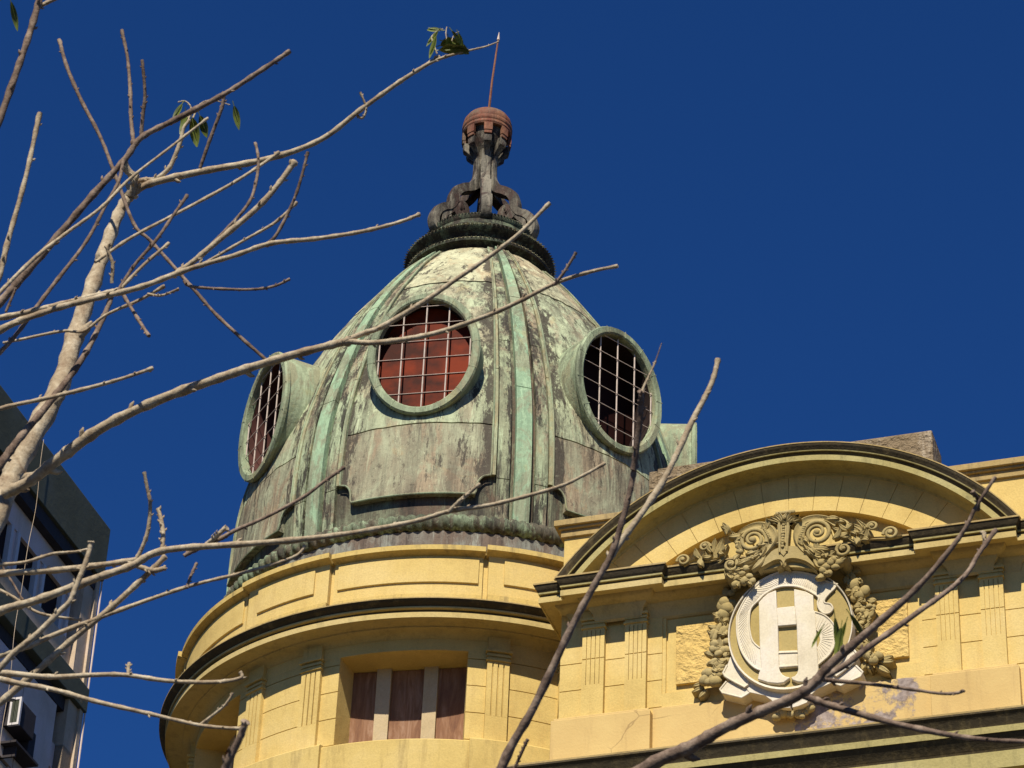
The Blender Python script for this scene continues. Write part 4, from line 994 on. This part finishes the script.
b('twig', [(184, 281), (194, 287), (244, 290), (272, 287), (290, 279)], 7.9, 7.8, 3.4, 3, BK2)
b('branch', [(-60, 560), (-30, 500), (0, 465), (19, 440), (47, 406), (78, 365), (94, 337), (108, 306), (113, 290)], 7.5, 7.6, 12, 5, BK2)
b('twig', [(-60, 430), (0, 409), (47, 398), (103, 384), (130, 376), (153, 368)], 7.0, 7.0, 5.2, 4, BK)
b('branch', [(4, 494), (31, 480), (62, 456), (103, 427), (156, 401), (219, 378), (266, 363), (320, 348), (350, 341)], 7.8, 7.3, 13, 8.5, BK)
b('branch', [(343, 342), (365, 333), (382, 327), (424, 302.5), (455, 280.6), (489, 257), (520, 233), (550, 203)], 7.3, 7.1, 6.5, 4.2, BK)
b('branch', [(345, 341), (369, 343), (400, 340), (439, 332), (489, 315), (519, 301.6), (555, 283), (589, 272), (618, 266)], 7.3, 7.0, 6.5, 4, BK)
b('twig', [(553, 285), (560, 277), (567.5, 266), (576, 252)], 7.05, 7.0, 3.5, 3.2, BK2)
b('twig', [(449, 512), (458, 503), (468, 494), (480, 484)], 7.0, 6.95, 5, 4, BK)
b('branch', [(-80, 590), (0, 574), (56, 570), (131, 561), (165, 551)], 7.3, 7.3, 8, 6, BK)
b('twig', [(128, 563), (142, 568), (154, 571), (166, 568)], 7.3, 7.3, 6, 5, BK)
b('twig', [(136, 560), (142, 548), (148, 530), (150, 505), (147, 488), (144, 472)], 7.3, 7.2, 5, 4, BK)
b('twig', [(162, 550), (163, 535), (161, 521), (158, 508)], 7.3, 7.3, 5.5, 4.8, BK)
b('twig', [(184, 556), (200, 548), (220, 539), (235.6, 530), (267, 516), (303, 497), (321.6, 483), (333, 475), (344, 467)], 7.25, 7.2, 5, 3.6, BK2)
b('twig', [(205, 546), (215, 538), (222, 531), (227, 528)], 7.25, 7.2, 5, 5, BK)
b('twig', [(-60, 680), (0, 656), (30, 646), (56, 634), (112, 613), (187, 587), (240, 573), (281, 561), (298, 554), (305, 545)], 7.4, 7.3, 6.5, 3, BK)
b('twig', [(187, 588), (190, 578), (197, 563)], 7.3, 7.3, 3.4, 3, BK2)
b('branch', [(-70, 760), (0, 703), (37, 671), (75, 637), (112, 607), (150, 572), (166, 556)], 7.5, 7.3, 9, 6, BK)
b('twig', [(-30, 700), (3, 665), (14, 653), (37, 634), (59, 612), (70, 601), (76, 586), (82, 572), (88, 555), (91, 541)], 6.2, 6.1, 7.5, 6, BK)
b('twig', [(-30, 568), (0, 565), (25, 562), (52, 554), (74, 552), (90, 549)], 7.4, 7.4, 4.5, 3, BK)
b('twig', [(-20, 582), (0, 590), (14, 597), (36, 611), (55, 616), (82, 619.5)], 7.4, 7.4, 3.6, 2.6, BK)
b('twig', [(-5, 545), (3, 568), (13, 583), (23, 600)], 7.4, 7.4, 2.6, 2.4, BK2)
b('branch', [(-60, 672), (0, 673), (49, 677), (90, 675), (124, 675), (169, 681), (215, 682), (240, 678), (240, 672)], 7.2, 7.0, 7, 4, BK)
b('twig', [(128, 675), (128, 668), (129, 664)], 7.1, 7.1, 4, 4, BK)
b('branch', [(-60, 655), (0, 679), (56, 690), (100, 702), (150, 714), (202, 726), (244, 729)], 7.2, 6.9, 7, 3.6, BK)
b('twig', [(200, 725), (221, 709), (228, 701), (233, 693)], 6.95, 6.9, 3.2, 3, BK)
b('twig', [(205, 830), (222, 775), (238, 742), (246, 721)], 4.6, 4.5, 8, 8.5, BK2)
b('twig', [(6, 312), (11, 300), (16, 288)], 7.5, 7.5, 3, 3, BK2)
b('twig', [(112, 283), (113, 264), (108, 250), (110, 244)], 7.45, 7.4, 4, 4, BK)
# leaves left on the twigs
for x, y, L, an, wd in ((438, 31, 17, -2.3, .20), (441, 30, 14, 3.0, .22), (436, 37, 20, -1.9, .20), (452, 31, 18, -.9, .24), (458, 33, 15, -1.2, .22), (440, 50, 22, .15, .30), (446, 46, 22, .0, .32), (441, 45, 20, .35, .28), (450, 50, 20, .1, .30), (455, 44, 16, -.5, .3), (444, 41, 18, -.2, .30), (462, 42, 10, -1.6, .3), (448, 37, 15, -1.4, .25)): leaf(tree1, x, y, 8.0+random.uniform(-.06, .06), L, an, wd, random.uniform(.2, 1.2))
for P_ in ([(437, 54), (434, 44), (432, 37), (438, 31), (443, 29)], [(446, 52), (447, 42), (446, 34), (447, 27)], [(450, 50), (452, 40), (455, 34), (459, 32)]): b('twig', P_, 8.0, 8.0, 1.6, 1.0, BK, knots=False)
for x, y, L, an, wd in ((192, 118, 26, -1.35, .26), (185, 112, 20, -1.7, .22), (200, 116, 20, -1.2, .28), (182, 104, 18, -2.1, .20), (234, 106, 22, -1.3, .20), (188, 116, 18, -2.0, .25)): leaf(tree1, x, y, 8.2, L, an, wd)
leaf(tree1, 11, 2, 7.0, 26, -1.3, .16)
b('twig', [(188, 121), (191, 108), (185, 101), (178, 102)], 8.2, 8.2, 2, 1.4, BK); b('twig', [(193, 118), (200, 104), (212, 100), (230, 105)], 8.2, 8.2, 2, 1.2, BK)
b('twig', [(200, 168), (210, 140), (222, 108), (224, 92)], 8.1, 8.0, 4, 4, BK2)

t2base = lift(440, 1050, 6.2); t2base.z = -1.6
tree2 = empty('bare_tree', t2base, 'brown-barked young tree whose branches rise from below in front of the arched pediment', 'tree')
hub = lift(440, 1050, 6.2)
mb = MB(); tube(mb, crv([t2base, t2base+Vector((.05, .02, 1.5)), hub], 6), [.11, .108, .105, .102, .10, .098, .095, .09, .085, .08, .072, .066, .06], 12)
mb.build('trunk', BK2, tree2)
b = lambda *a, **k: branch(tree2, *a, **k)
b('limb', [(440, 1050), (455, 900), (501, 768), (534, 707), (571, 628), (595, 585), (612.6, 553.6), (625, 512), (631, 486), (635, 462)], 6.2, 5.7, 14, 6, BK2, blunt=False)
b('branch', [(633, 470), (636, 450), (640, 415.6), (641, 400), (641, 391)], 5.7, 5.6, 7, 6.5, BK2)
b('twig', [(641, 394), (644, 386), (650, 374), (656, 361)], 5.6, 5.6, 2.6, 2.2, BK); b('twig', [(655, 363), (659, 352), (662, 343)], 5.6, 5.6, 1.6, 1, BK2)
b('branch', [(610, 558), (622, 540), (637, 520), (662, 483), (679, 450), (690.5, 425), (705, 397), (713, 379), (718, 359)], 5.95, 5.9, 8, 6, BK)
b('twig', [(510, 778), (515, 767), (521, 754), (528, 739)], 6.05, 6.0, 3.5, 3.5, BK2)
b('limb', [(440, 1050), (480, 930), (560, 830), (646, 768), (690, 748), (723, 729), (760, 712), (795, 697), (815, 682), (829, 666), (868, 632), (916, 589), (950, 550), (966, 527), (976, 507), (995.6, 477)], 6.2, 5.6, 25, 3.5, BK2)
b('twig', [(978, 510), (978, 500), (973, 491)], 5.65, 5.6, 5, 4, BK2)
b('branch', [(822, 678), (845, 665), (868, 647), (916, 613), (950, 589), (968, 572), (978, 555), (996, 530)], 5.9, 6.0, 7.5, 5, BK2)
b('twig', [(985, 548), (985, 540), (983, 532)], 6.0, 6.0, 5, 4.5, BK)
b('branch', [(798, 694), (820, 702), (843.6, 709.4), (896.6, 724), (954.5, 736), (1000, 741), (1060, 742)], 5.9, 5.7, 8.5, 4.5, BK2)
b('twig', [(820, 678), (829, 680.5), (868, 684), (916, 690), (940, 693), (956, 692.5), (964, 690)], 5.85, 5.8, 5, 3.4, BK2)
for x, y, L, an, wd in ((835, 618, 36, -1.45, .15), (841, 628, 32, -1.75, .20), (822, 628, 20, -2.15, .13), (850, 614, 26, -.95, .18), (846, 622, 22, -1.9, .15)): leaf(tree2, x, y, 5.8, L, an, wd, 1.0)
